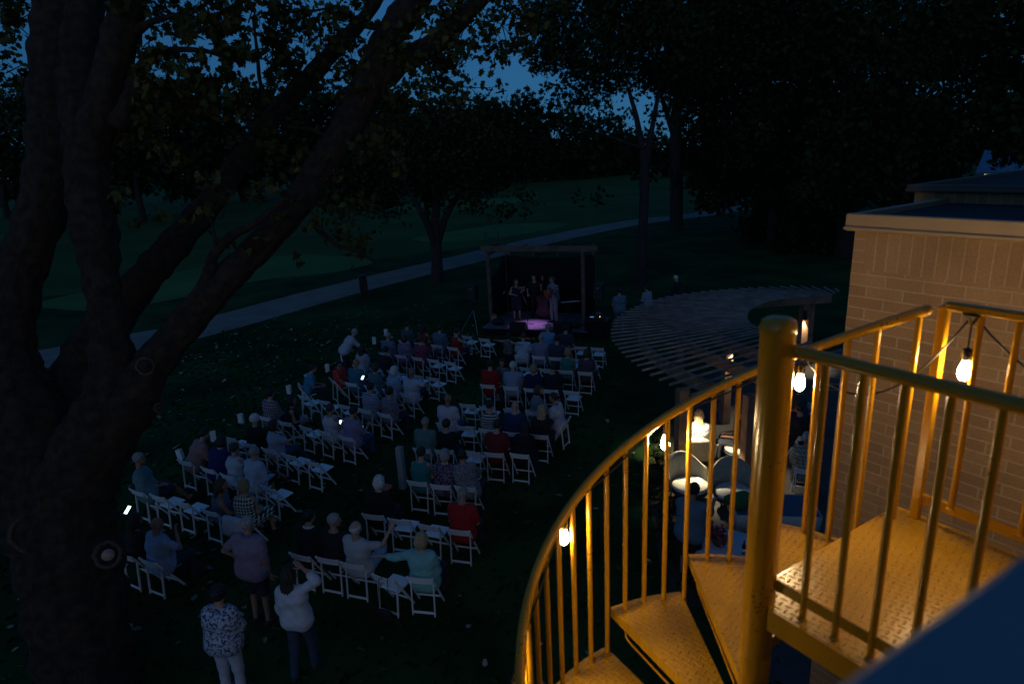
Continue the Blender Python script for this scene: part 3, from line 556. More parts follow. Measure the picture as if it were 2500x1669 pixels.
# ================================================================ people: one smooth body surface each, hair and clothes as children
def surface(dist, lo, hi, h):
    """mesh of dist(p)=0 on a grid (naive surface nets)"""
    lo = np.array(lo)-h*1.5; hi = np.array(hi)+h*1.5; n = np.maximum(4, np.ceil((hi-lo)/h).astype(int)+1)
    ax = [lo[i]+h*np.arange(n[i]) for i in range(3)]; G = np.stack(np.meshgrid(*ax, indexing='ij'), -1).reshape(-1, 3)
    D = dist(G).reshape(n); ins = D < 0; nx, ny, nz = n
    c = [(0,0,0),(1,0,0),(0,1,0),(1,1,0),(0,0,1),(1,0,1),(0,1,1),(1,1,1)]
    sl = lambda A, o: A[o[0]:nx-1+o[0], o[1]:ny-1+o[1], o[2]:nz-1+o[2]]
    cnt = sum(sl(ins, o).astype(np.int8) for o in c); act = (cnt > 0) & (cnt < 8); idx = np.full(act.shape, -1); I = np.argwhere(act); idx[act] = np.arange(len(I))
    if len(I) == 0: return np.zeros((0,3)), np.zeros((0,4), int)
    acc = np.zeros((len(I), 3)); k = np.zeros(len(I)); vals = [sl(D, o)[act] for o in c]
    for a in range(8):
        for b in range(a+1, 8):
            d = np.array(c[b])-np.array(c[a])
            if abs(d).sum() != 1: continue
            va, vb = vals[a], vals[b]; s = (va < 0) != (vb < 0); t = np.where(s, va/np.where(s, va-vb, 1), 0)
            acc += np.where(s[:, None], np.array(c[a])+t[:, None]*d, 0); k += s
    V = lo+(I+acc/k[:, None])*h; F = []
    for axn in range(3):
        o1, o2 = [(1,2),(2,0),(0,1)][axn]; e = [0,0,0]; e[axn] = 1
        A = ins[:nx-e[0], :ny-e[1], :nz-e[2]]; B = ins[e[0]:, e[1]:, e[2]:]; J = np.argwhere(A != B)
        J = J[(J[:, o1] > 0) & (J[:, o2] > 0) & (J[:, o1] < n[o1]-1) & (J[:, o2] < n[o2]-1)]
        if len(J) == 0: continue
        flip = ~A[J[:, 0], J[:, 1], J[:, 2]]; q = []
        for da, db in ((1,1),(0,1),(0,0),(1,0)):
            T = J.copy(); T[:, o1] -= da; T[:, o2] -= db; q.append(idx[T[:, 0], T[:, 1], T[:, 2]])
        q = np.stack(q, 1); q[flip] = q[flip][:, ::-1]; F.append(q)
    F = np.concatenate(F); return V, F[(F >= 0).all(1)]
def smin(a, b, k):
    h = np.clip(.5+.5*(b-a)/k, 0, 1); return b+(a-b)*h-k*h*(1-h)
def cone_d(P, a, b, ra, rb):
    a = np.array(a, float); ab = np.array(b, float)-a; L = (ab**2).sum(); t = np.clip(((P-a)@ab)/max(L, 1e-9), 0, 1); return np.linalg.norm(P-a-t[:, None]*ab, axis=1)-(ra+(rb-ra)*t)
def ell_d(P, c, r):
    r = np.array(r, float); q = (P-np.array(c))/r; k0 = np.linalg.norm(q, axis=1); k1 = np.linalg.norm(q/r, axis=1); return k0*(k0-1)/np.maximum(k1, 1e-9)
def prims_surface(prims, infl, h, k=.035, wrinkle=0, cut=None, seed=0):
    A = np.array([p[0] for p in prims]+[p[1] for p in prims]); rm = max(max(p[2], p[3]) for p in prims)+infl+.02
    def f(P):
        d = None
        for a, b, ra, rb in prims:
            q = cone_d(P, a, b, ra+infl, rb+infl); d = q if d is None else smin(d, q, k)
        if wrinkle:
            x, y, z = P.T; d = d+wrinkle*(np.sin(37*z+11*x+seed)*np.sin(23*x-17*y+seed*2)+.6*np.sin(61*z-29*y+seed)*np.cos(19*x+5*seed))
        return d if cut is None else np.maximum(d, cut(P))
    return surface(f, A.min(0)-rm, A.max(0)+rm, h)
def head_f(P):
    d = smin(ell_d(P, (0,.008,.118), (.077,.094,.098)), ell_d(P, (0,.034,.05), (.056,.066,.062)), .03)
    d = smin(d, cone_d(P, (-.034,.082,.124), (.034,.082,.124), .014, .014), .02)
    for s in (-1, 1):
        d = smin(d, ell_d(P, (s*.043,.068,.078), (.024,.024,.022)), .02)
        d = np.maximum(d, -ell_d(P, (s*.031,.105,.104), (.018,.014,.011))) if False else -smin(-d, ell_d(P, (s*.031,.106,.104), (.019,.015,.012)), .008)
        d = smin(d, ell_d(P, (s*.079,-.004,.092), (.011,.021,.032)), .008)
    d = smin(d, cone_d(P, (0,.098,.110), (0,.118,.076), .009, .0135), .012); d = smin(d, ell_d(P, (0,.087,.014), (.024,.02,.02)), .02)
    d = smin(d, cone_d(P, (-.021,.092,.046), (.021,.092,.046), .009, .009), .008); d = -smin(-d, cone_d(P, (-.022,.104,.046), (.022,.104,.046), .0025, .0025), .004)
    return smin(d, cone_d(P, (0,-.012,-.06), (0,-.005,.06), .054, .056), .02)
HEAD = surface(head_f, (-.10,-.11,-.07), (.10,.14,.225), .0085)
eV, eF = surface(lambda P: np.minimum(np.linalg.norm(P-[.031,.090,.104], axis=1), np.linalg.norm(P-[-.031,.090,.104], axis=1))-.0125, (-.05,.07,.085), (.05,.11,.125), .006)
def hair_f(style):
    def f(P):
        x, y, z = P.T; st = .0045*np.sin(150*x+40*z)+.004*np.sin(90*y+120*x)*np.sin(70*z)
        zc = np.interp(y, [-.1,-.03,.03,.07,.1], [.015,.03,.095,.17,.18]); cut = (zc-z)*.75; top = ell_d(P, (0,.0,.120), (.089,.106,.106))
        if style == 'short': return np.maximum(top+st, cut)
        if style == 'thin': return np.maximum(np.maximum(top+.006+st*.5, cut), (z-.150-.25*np.maximum(y+.03, -.06)))
        if style == 'curly': return np.maximum(ell_d(P, (0,-.01,.128), (.107,.118,.115))+.010*np.sin(95*x+1)*np.sin(85*y)*np.sin(90*z), cut+.005)
        side = np.maximum(y-.04, -1)
        if style == 'bob': b = np.maximum(np.maximum(ell_d(P, (0,-.018,.075), (.104,.104,.125)), -.03-z), np.minimum(y-.045, 1)); return np.minimum(np.maximum(top-.004, cut), b)+st
        if style == 'long': b = np.maximum(np.maximum(ell_d(P, (0,-.02,.07), (.104,.104,.13)), y-.045), ell_d(P, (0,-.03,.03), (.12,.12,.22))); b = smin(b, ell_d(P, (0,-.082,-.10), (.098,.042,.20)), .03); return np.minimum(np.maximum(top-.004, cut), b)+st*1.3
        if style == 'pony': b = smin(ell_d(P, (0,-.115,.135), (.032,.035,.035)), cone_d(P, (0,-.13,.12), (0,-.125,-.06), .03, .012), .02); return np.minimum(np.maximum(top+.003, cut), b)+st
        if style == 'bun': return np.minimum(np.maximum(top+.003, cut), np.linalg.norm(P-[0,-.10,.175], axis=1)-.042)+st
    return f
HAIR = {s: surface(hair_f(s), (-.13,-.15,-.33 if s == 'long' else -.08), (.13,.12,.25), .010) for s in ('short','thin','curly','bob','long','pony','bun')}
def hand_prims(curl):
    pr = [((-.022,.0,0),(-.026,.075,-.004),.013,.013),((.0,.0,0),(.0,.082,-.002),.015,.014),((.020,.0,0),(.026,.074,-.004),.013,.012),((0,-.035,0),(0,.01,0),.021,.020)]
    for x, L, r in ((-.030,.066,.0085),(-.010,.076,.009),(.011,.071,.0087),(.030,.056,.0078)):
        p = np.array([x*.95,.078-abs(x)*.25,-.003]); a = .25*curl
        for sgm in (.45,.32,.25):
            q = p+np.array([x*.06*sgm, math.cos(a)*L*sgm, -math.sin(a)*L*sgm]); pr.append((tuple(p), tuple(q), r, r*.93)); p = q; r *= .93; a += .75*curl
    p = np.array([-.03,.012,-.004]); a = .9
    for L, r in ((.036,.012),(.030,.0098),(.022,.0085)):
        q = p+np.array([-math.sin(a)*L, math.cos(a)*L, -.35*L]); pr.append((tuple(p), tuple(q), r, r*.9)); p = q; a -= .38
    return pr
HANDS = {c: prims_surface(hand_prims(c), 0, .0085, k=.007) for c in (.5, 1.35)}
def skin(tone):
    c = {'light':(.46,.27,.19),'mid':(.36,.19,.125),'tan':(.28,.15,.10)}[tone]; return mat('skin_'+tone, c, .55, var=.08, vscale=14)
M_eye = mat('eye_dark', (.05,.04,.035), .25)
HC = {'white':(.62,.60,.57),'grey':(.30,.29,.28),'black':(.012,.010,.009),'dark':(.03,.018,.012),'brown':(.075,.040,.022),'blond':(.34,.23,.11),'straw':(.42,.31,.16)}
def hairm(c): return mat('hair_'+c, HC[c], .55, var=.4, vscale=45, bump=.5, bscale=90)
def cloth(c, pat=None, c2=(.02,.02,.03), sc=1.0):
    c = tuple(q*.92 for q in c); c2 = tuple(q*.92 for q in c2)
    key = 'cloth_%s_' % (pat or 'plain') + ''.join('%02x' % int(min(1, q)*255) for q in (c+c2 if pat else c))
    if key in MATS: return MATS[key]
    M = mat(key, c, .9, var=.12, vscale=9, bump=.25, bscale=18)
    if not pat: return M
    nt, n, l, b = NT(M); tc = n.new('ShaderNodeTexCoord'); sp = n.new('ShaderNodeSeparateXYZ'); l.new(tc.outputs['Object'], sp.inputs[0]); X, Y, Z = sp.outputs
    fr = lambda s, f: mth(nt, 'FRACT', mth(nt, 'MULTIPLY', s, f))
    if pat == 'stripe': fac = mth(nt, 'GREATER_THAN', fr(Z, 17/sc), .5)
    elif pat == 'fine': fac = mth(nt, 'GREATER_THAN', fr(mth(nt, 'ADD', X, Y), 34/sc), .6)
    elif pat == 'plaid': fac = mth(nt, 'MULTIPLY', mth(nt, 'ADD', mth(nt, 'GREATER_THAN', fr(Z, 13), .5), mth(nt, 'GREATER_THAN', fr(mth(nt, 'ADD', X, Y), 13), .5)), .5)
    elif pat == 'hound':
        f1, f2 = fr(Z, 15), fr(mth(nt, 'ADD', X, mth(nt, 'MULTIPLY', Y, .5)), 15); ck = mth(nt, 'ABSOLUTE', mth(nt, 'SUBTRACT', mth(nt, 'GREATER_THAN', f1, .5), mth(nt, 'GREATER_THAN', f2, .5)))
        dg = mth(nt, 'GREATER_THAN', fr(mth(nt, 'ADD', X, Z), 30), .5); fac = mth(nt, 'ADD', mth(nt, 'MULTIPLY', ck, dg), mth(nt, 'MULTIPLY', mth(nt, 'MULTIPLY', mth(nt, 'GREATER_THAN', f1, .5), mth(nt, 'GREATER_THAN', f2, .5)), 1)); 
    else:
        nz = n.new('ShaderNodeTexNoise'); nz.inputs['Scale'].default_value = 26/sc; nz.inputs['Detail'].default_value = 4; nz.inputs['Roughness'].default_value = .65; l.new(tc.outputs['Object'], nz.inputs['Vector']); fac = mth(nt, 'GREATER_THAN', nz.outputs[0], .52)
    mx = n.new('ShaderNodeMix'); mx.data_type = 'RGBA'; l.new(fac, mx.inputs[0]); mx.inputs[6].default_value = (*c, 1); mx.inputs[7].default_value = (*c2, 1); l.new(mx.outputs[2], b.inputs['Base Color']); return M
ARM = {'lap':((.20,.12,-1),(-.42,.95,-.22)),'down':((.16,-.05,-1),(.03,.2,-1)),'phone':((.16,.42,-.9),(-.42,.8,.35)),'drink':((.25,.62,-.55),(-.45,.15,1)),'raise':((.38,.75,-.25),(.30,.35,.8)),'out':((1,.0,-.16),(1,-.05,.02)),'outb':((1,-.28,-.22),(1,-.2,.05)),'hip':((.75,-.3,-.7),(-.5,.45,-.7)),'chin':((.2,.7,-.55),(-.35,.3,.9)),'cross':((.15,.32,-1),(-.95,.5,.12)),'fwd':((.12,.85,-.5),(-.1,.95,.05)),'tohead':((.65,.1,.45),(-.75,.05,.75)),'bow':((.45,.45,-.75),(-.7,.75,-.05)),'violin':((.45,.8,-.35),(-.05,.75,.6)),'strum':((.45,-.05,-.9),(-.75,.65,.05)),'neck':((.4,.3,-.85),(.15,.6,.75)),'bassl':((.35,.7,.15),(-.3,.3,.9)),'bassr':((.3,.55,-.8),(-.35,.85,-.45)),'knee':((.2,.45,-.9),(-.15,1,-.25)),'reach':((.05,.6,-.8),(-.05,.8,-.6))}
def unit(v): v = np.array(v, float); return v/np.linalg.norm(v)
def Rx(a): c, s = math.cos(a), math.sin(a); return np.array([[1,0,0],[0,c,-s],[0,s,c]])
def Ry(a): c, s = math.cos(a), math.sin(a); return np.array([[c,0,s],[0,1,0],[-s,0,c]])
def Rz(a): c, s = math.cos(a), math.sin(a); return np.array([[c,-s,0],[s,c,0],[0,0,1]])
def person(label, loc, rz, group=None, pose='sit', arms=('lap','lap'), legs=None, lean=5, side=0, twist=0, hy=0, hp=5, top=(.6,.6,.6), pat=None, c2=(.02,.02,.03), psc=1.0, sleeve='short', bottom='trousers', bcol=(.03,.035,.06), bpat=None, hair='short', hcol='grey', tone='light', build=1.0, sc=1.0, h=None, collar=None, shoe=(.03,.028,.025), hat=None, female=False, beard=None, z0=0.0, seat=.455):
    build *= 1.16; sc *= 1.12 if pose == 'sit' else 1.09
    seed = sum(map(ord, label)) % 97
    hz = (.90 if female else .93) if pose != 'sit' else seat/sc+.085; legs = legs or ('sit' if pose == 'sit' else 'stand')
    Hh = np.array([0, 0, hz]); T = Rz(R(twist)) @ Ry(R(side)) @ Rx(-R(lean)); up_ = T[:, 2]; L = .47 if female else .50; SC = Hh+up_*L; sw = (.150 if female else .172)*(.7+.3*build); b = build
    tx = T[:, 0]; hxv = Rz(R(twist*.25))[:, 0]; fwd = T[:, 1]
    torso = [(Hh-hxv*.085+up_*.0, Hh+hxv*.085, .118*b, .118*b), (Hh+up_*.17-tx*.05*b+fwd*.01, Hh+up_*.17+tx*.05*b+fwd*.01, .112*b, .112*b), (Hh+up_*.33-tx*.075, Hh+up_*.33+tx*.075, .115*b, .115*b), (SC-tx*(sw-.045)-up_*.035, SC+tx*(sw-.045)-up_*.035, .066, .066), (SC-up_*.10-tx*.07+fwd*.015, SC-up_*.10+tx*.07+fwd*.015, .098*b, .098*b)]
    if female: torso += [(SC-up_*.15+tx*s*.075+fwd*.075, SC-up_*.16+tx*s*.07+fwd*.08, .06, .055) for s in (-1, 1)]
    if b > 1.08: torso += [(Hh+up_*.12+fwd*.06, Hh+up_*.2+fwd*.05, .115*b, .11*b)]
    HR = Rz(R(twist*.0+twist+hy)) @ Rx(-R(hp)); nk = SC+up_*.055+fwd*.01; hp0 = SC+up_*.115+np.array([0,0,.0])+fwd*.02
    body = list(torso)+[(SC-up_*.02, nk+up_*.06, .062, .054), (SC-tx*.05, SC+tx*.05, .06, .06)]
    ua = []; fa = []; hands = []
    for i, s in ((0, -1), (1, 1)):
        u, f = ARM[arms[i]]; sh = SC+tx*s*sw-up_*.03; Y = Rz(R(twist)); ud = Y @ unit((u[0]*s, u[1], u[2])); fd = Y @ unit((f[0]*s, f[1], f[2])); k = .27 if female else .29
        e = sh+ud*k; w = e+fd*(k-.035); ua.append((sh, e, .052*b**.5, .042)); fa.append((e, w, .042, .029)); hands.append((w, fd, s, arms[i]))
    lg = []; cf_ = []; ft = []
    for s in (-1, 1):
        hpv = Hh+hxv*s*.088+np.array([0,.02,-.015])
        if pose == 'sit':
            kn = hpv+np.array([s*.05,.42,.0]); an = kn+np.array([0,.03,0]); an[2] = .085
            if legs == 'ext': an = kn+np.array([0,.28,0]); an[2] = .085
            if legs == 'tuck': an = kn+np.array([0,-.12,0]); an[2] = .085
            if legs == 'cross' and s == 1: kn = hpv+np.array([-.03,.42,.11]); an = kn+np.array([-.13,.30,-.26])
            if legs == 'ankle' and s == 1: kn = hpv+np.array([.13,.36,.12]); an = kn+np.array([-.38,.12,-.02])
        elif legs == 'walk': kn = hpv+np.array([0,.08*s+.03,-.42]); an = kn+np.array([0,.04*s-.06,-.40])
        else: kn = hpv+np.array([s*.015,.02,-.41]); an = kn+np.array([s*.01,-.03,-(hz-.015-.41-.075)])
        if pose == 'sit' and legs in ('cross','ankle') and s == 1: td = unit((0,.8,-.55))
        else: td = unit((s*.15, 1, 0))
        lg.append((hpv, kn, .086*b**.5, .062)); cf_.append((kn, an, .057, .038)); toe = an+td*.155; toe[2] = toe[2]-.05 if td[2] == 0 else toe[2]; hl = an+np.array([0,-.035,-.045]); ft.append((hl, toe, .038, .034))
    body += ua+fa+lg+cf_+ft
    if h is None: h = .021 if Vector((loc[0], loc[1])).length > 12.5 else .016
    Vb, Fb = prims_surface(body, -.004, h, .03); Vs = [Vb]; Fs = [Fb]; mi = [np.zeros(len(Fb), int)]; off = len(Vb)
    def addp(V, F, m_):
        nonlocal off
        Vs.append(V); Fs.append(F+off); mi.append(np.full(len(F), m_)); off += len(V)
    addp(HEAD[0] @ HR.T+hp0, HEAD[1], 0); addp(eV @ HR.T+hp0, eF, 1)
    for w, fd, s, pn in hands:
        grip = pn in ('phone','drink','raise','bow','violin','strum','neck','bassl','bassr'); V, F = HANDS[1.35 if grip else .5]
        y = fd; zref = np.array([0,0,1.0]) if abs(fd[2]) < .8 else -unit((math.sin(R(twist))*-1, math.cos(R(twist)), 0)); xx = np.cross(y, zref); xx /= np.linalg.norm(xx); zz = np.cross(xx, y); B = np.stack([xx*s, y, zz], 1)
        addp(V @ B.T+(w+fd*.025), F if s > 0 else F[:, ::-1], 0)
    V = np.concatenate(Vs)*sc; o = link('person', mesh_np('person', V, np.concatenate(Fs), [skin(tone), M_eye], np.concatenate(mi), True), None, (loc[0], loc[1], z0), rz); tag(o, label, 'person', group)
    def child(name, prims, infl, m_, wr=.0035, k=.04, cut=None):
        V, F = prims_surface(prims, infl, h, k, wr, cut, seed)
        if len(F): return link(name, mesh_np(name, V*sc, F, [m_], smooth=True), o)
    tm = cloth(top, pat, c2, psc); sp = list(torso)+[(Hh+up_*.07-hxv*.06, Hh+up_*.07+hxv*.06, .122*b, .122*b)]
    if sleeve == 'short': sp += [(a, a+(e-a)*.72, ra+.008, rb+.016) for a, e, ra, rb in ua]
    if sleeve == 'long': sp += [(a, e, ra+.004, rb+.006) for a, e, ra, rb in ua]+[(a, a+(e-a)*.93, ra+.004, rb+.006) for a, e, ra, rb in fa]
    if sleeve == 'three': sp += [(a, e, ra+.006, rb+.008) for a, e, ra, rb in ua]+[(a, a+(e-a)*.45, ra+.006, rb+.012) for a, e, ra, rb in fa]
    if sleeve == 'none': sp = [q for i, q in enumerate(torso) if i != 3]+[(SC-tx*(sw-.08)-up_*.04, SC+tx*(sw-.08)-up_*.04, .062, .062)]
    if bottom == 'dress': sp += [(a, a+(kn-a)*.92, ra+.03, rb+.05) for a, kn, ra, rb in lg]
    ncut = lambda P: .068-np.linalg.norm(P-(SC+up_*.055+fwd*.045), axis=1)
    child('shirt' if bottom != 'dress' else 'dress', sp, .011, tm, .0045, .05, ncut)
    if bottom != 'dress':
        bp_ = [torso[0]]+[(Hh+up_*.06-hxv*.06, Hh+up_*.06+hxv*.06, .10*b, .10*b)]
        if bottom == 'shorts': bp_ += [(a, a+(kn-a)*.9, ra+.006, rb+.018) for a, kn, ra, rb in lg]
        else: bp_ += [(a, kn, ra+.003, rb+.006) for a, kn, ra, rb in lg]+[(a, a+(e-a)*.95, ra+.006, rb+.018) for a, e, ra, rb in cf_]
        child('shorts' if bottom == 'shorts' else 'trousers', bp_, .006, cloth(bcol, bpat), .003)
    child('shoe', ft[:1], .010, cloth(shoe), 0); child('shoe', ft[1:], .010, cloth(shoe), 0)
    if hair:
        V, F = HAIR[hair]; link('hair', mesh_np('hair', (V @ HR.T+hp0)*sc, F, [hairm(hcol)], smooth=True), o)
    if collar:
        m = MB(); cc = SC+up_*.05+fwd*.0
        m.tube([cc+(tx*math.cos(a)*.075+fwd*math.sin(a)*.07+up_*(.012*-math.sin(a)))for a in np.linspace(0, 2*PI, 18)[:-1]], .018, 8, closed=True); m.v = [tuple(np.array(v)*sc) for v in m.v]; m.build('collar', cloth(collar), o)
    if hat:
        m = MB(); Hm = Matrix(HR.tolist()); cc = Vector(hp0*sc)
        if hat[0] == 'brim': m.lathe([(.001,.155),(.16,.150),(.165,.155),(.158,.160),(.095,.162),(.088,.20),(.078,.245),(.05,.252),(.001,.240)], 24, cc, rot=Hm)
        else: m.lathe([(.098,.135),(.1,.15),(.096,.19),(.075,.222),(.04,.236),(.001,.24)], 20, cc, rot=Hm)
        m.build('hat', cloth(hat[1]), o)
    o['_h'] = 0; del o['_h']
    HANDPOS[label] = [Vector((Matrix.Rotation(rz, 3, 'Z') @ Vector((w+fd*.09)*sc))+Vector((loc[0], loc[1], z0))) for w, fd, s, pn in hands]
    return o
HANDPOS = {}
# ================================================================ white folding chairs and the audience
M_white = mat('white_chair_paint', (.84,.84,.84), .4, var=.04, vscale=6)
M_seat = mat('white_vinyl_seat', (.87,.87,.87), .4, var=.03)
def chair_proto():
    t = thing('folding_chair', 'x', 'chair'); Wc = .225
    # local: y forward, rear feet at y = 0
    m = MB(); m.box((0,.265,.452), (.40,.37,.035), Matrix.Rotation(R(3), 3, 'X'), bev=.012); m.build('seat', M_seat, t)
    m = MB()
    V = []; 
    for k in range(7):
        x = -.215+.43*k/6; bow = -.018*(1-(2*k/6-1)**2); V.append((x, bow))
    pts = [Vector((x, -.045+bw, .725)) for x, bw in V]
    for a, b2 in zip(pts, pts[1:]): pass
    n = len(V); P = []
    for z, dy in ((.66,.018),(.785,-.012)):
        for x, bw in V: P.append((x, -.043+bw+dy, z))
        for x, bw in V: P.append((x, -.025+bw+dy, z))
    F = []
    for k in range(n-1):
        F += [(k, k+1, 2*n+k+1, 2*n+k), (n+k+1, n+k, 3*n+k, 3*n+k+1), (2*n+k, 2*n+k+1, 3*n+k+1, 3*n+k), (k+1, k, n+k, n+k+1)]
    F += [(0, 2*n, 3*n, n), (n-1, 2*n-1, 4*n-1, 3*n-1)]; m.add(P, F); m.build('backrest', M_white, t)
    for s in (-1, 1):
        m = MB(); m.beam((s*Wc,-.055,.79), (s*Wc,.42,.0), .024, .042, up=(0,1,0), bev=.006); m.build('side_rail', M_white, t)
        m = MB(); m.beam((s*(Wc-.027),.045,.62), (s*(Wc-.027),-.01,.0), .022, .040, up=(0,1,0), bev=.006); m.build('rear_leg', M_white, t)
    m = MB(); m.beam((-Wc+.04,-.004,.065), (Wc-.04,-.004,.065), .022, .045, bev=.005); m.build('rear_crossbar', M_white, t)
    m = MB(); m.beam((-Wc+.012,.315,.175), (Wc-.012,.315,.175), .022, .035, bev=.005); m.build('front_stretcher', M_white, t)
    return t
CH0 = chair_proto(); CH_USED = [0]
def chair(x, y, a, label, group='white folding chairs set out in rows'):
    o = CH0 if not CH_USED[0] else copy_tree(CH0); CH_USED[0] += 1
    o.location = (x, y, 0); o.rotation_euler = (0, 0, a); return tag(o, label, 'chair', group)
# rows surveyed from the picture: (x, y) of the middle of each backrest, and the direction of the row
ROWS = {
'N1':(-20,[(-3.99,10.11),(-3.46,9.96),(-2.97,9.77),(-2.35,9.35),(-1.73,9.28)]),
'N2':(-20,[(-2.92,11.35),(-2.37,11.13),(-1.77,10.88),(-1.18,10.66)]),
'N3':(-17,[(-2.21,12.63),(-1.68,12.42),(-1.15,12.29)]),
'N4':(-16,[(-2.3,14.25),(-1.75,14.12),(-1.1,13.95),(-0.55,13.83),(0.04,13.71)]),
'N5':(-20,[(-1.89,15.72),(-1.32,15.45),(-0.74,15.23),(-0.12,14.95),(0.55,14.71)]),
'N6':(-22,[(-1.35,17.01),(-0.78,16.73),(-0.11,16.45),(0.48,16.22)]),
'N7':(-20,[(-0.82,18.52),(-0.11,18.24),(0.49,18.0),(1.05,17.83),(1.64,17.63)]),
'N8':(-21,[(0.42,19.96),(1.04,19.74),(1.66,19.49),(2.24,19.25)]),
'N9':(-23,[(0.29,21.36),(0.87,21.13),(1.43,20.9),(1.98,20.64),(2.53,20.4)]),
'N10':(-22,[(0.53,22.66),(1.2,22.45),(1.83,22.22),(2.42,21.98),(2.98,21.76)]),
'L1':(-26,[(-7.30,10.40),(-6.74,10.16)]),
'L2':(-28,[(-8.41,12.84),(-7.80,12.55),(-7.13,12.24),(-6.38,11.83),(-5.66,11.5)]),
'L3':(-30,[(-8.01,14.22),(-7.25,13.76),(-6.63,13.37),(-6.06,13.03),(-5.46,12.68)]),
'L4':(-31,[(-7.45,15.5),(-6.78,15.06),(-6.15,14.67),(-5.52,14.28),(-4.85,13.86)]),
'L5':(-31,[(-7.0,16.81),(-6.28,16.35),(-5.6,15.94),(-5.0,15.58),(-4.35,15.18)]),
'L6':(-31,[(-6.35,18.3),(-5.62,17.83),(-4.93,17.4),(-4.24,16.98),(-3.64,16.62)]),
'L7':(-32,[(-5.86,19.75),(-5.14,19.3),(-4.47,18.9),(-3.83,18.5),(-3.22,18.09)]),
'L8':(-32,[(-5.3,21.06),(-4.62,20.63),(-3.97,20.25),(-3.19,19.78),(-2.6,19.42)]),
'L9':(-31,[(-4.64,22.4),(-4.0,22.03),(-3.37,21.68),(-2.77,21.34),(-2.17,20.98)]),
'L10':(-32,[(-4.16,23.9),(-3.5,23.48),(-2.83,23.1),(-2.2,22.7)]),
'L11':(-34,[(-1.76,24.15),(-1.06,23.64)]),
}
TURN = {('N1',4):12, ('N1',3):-4, ('L7',0):-24, ('L2',4):8, ('N9',0):6, ('L1',0):-4}
def P(key, **k): return (key, k)
w_, lb_, nv, bk = (.62,.62,.62), (.30,.38,.50), (.012,.018,.05), (.012,.012,.014)
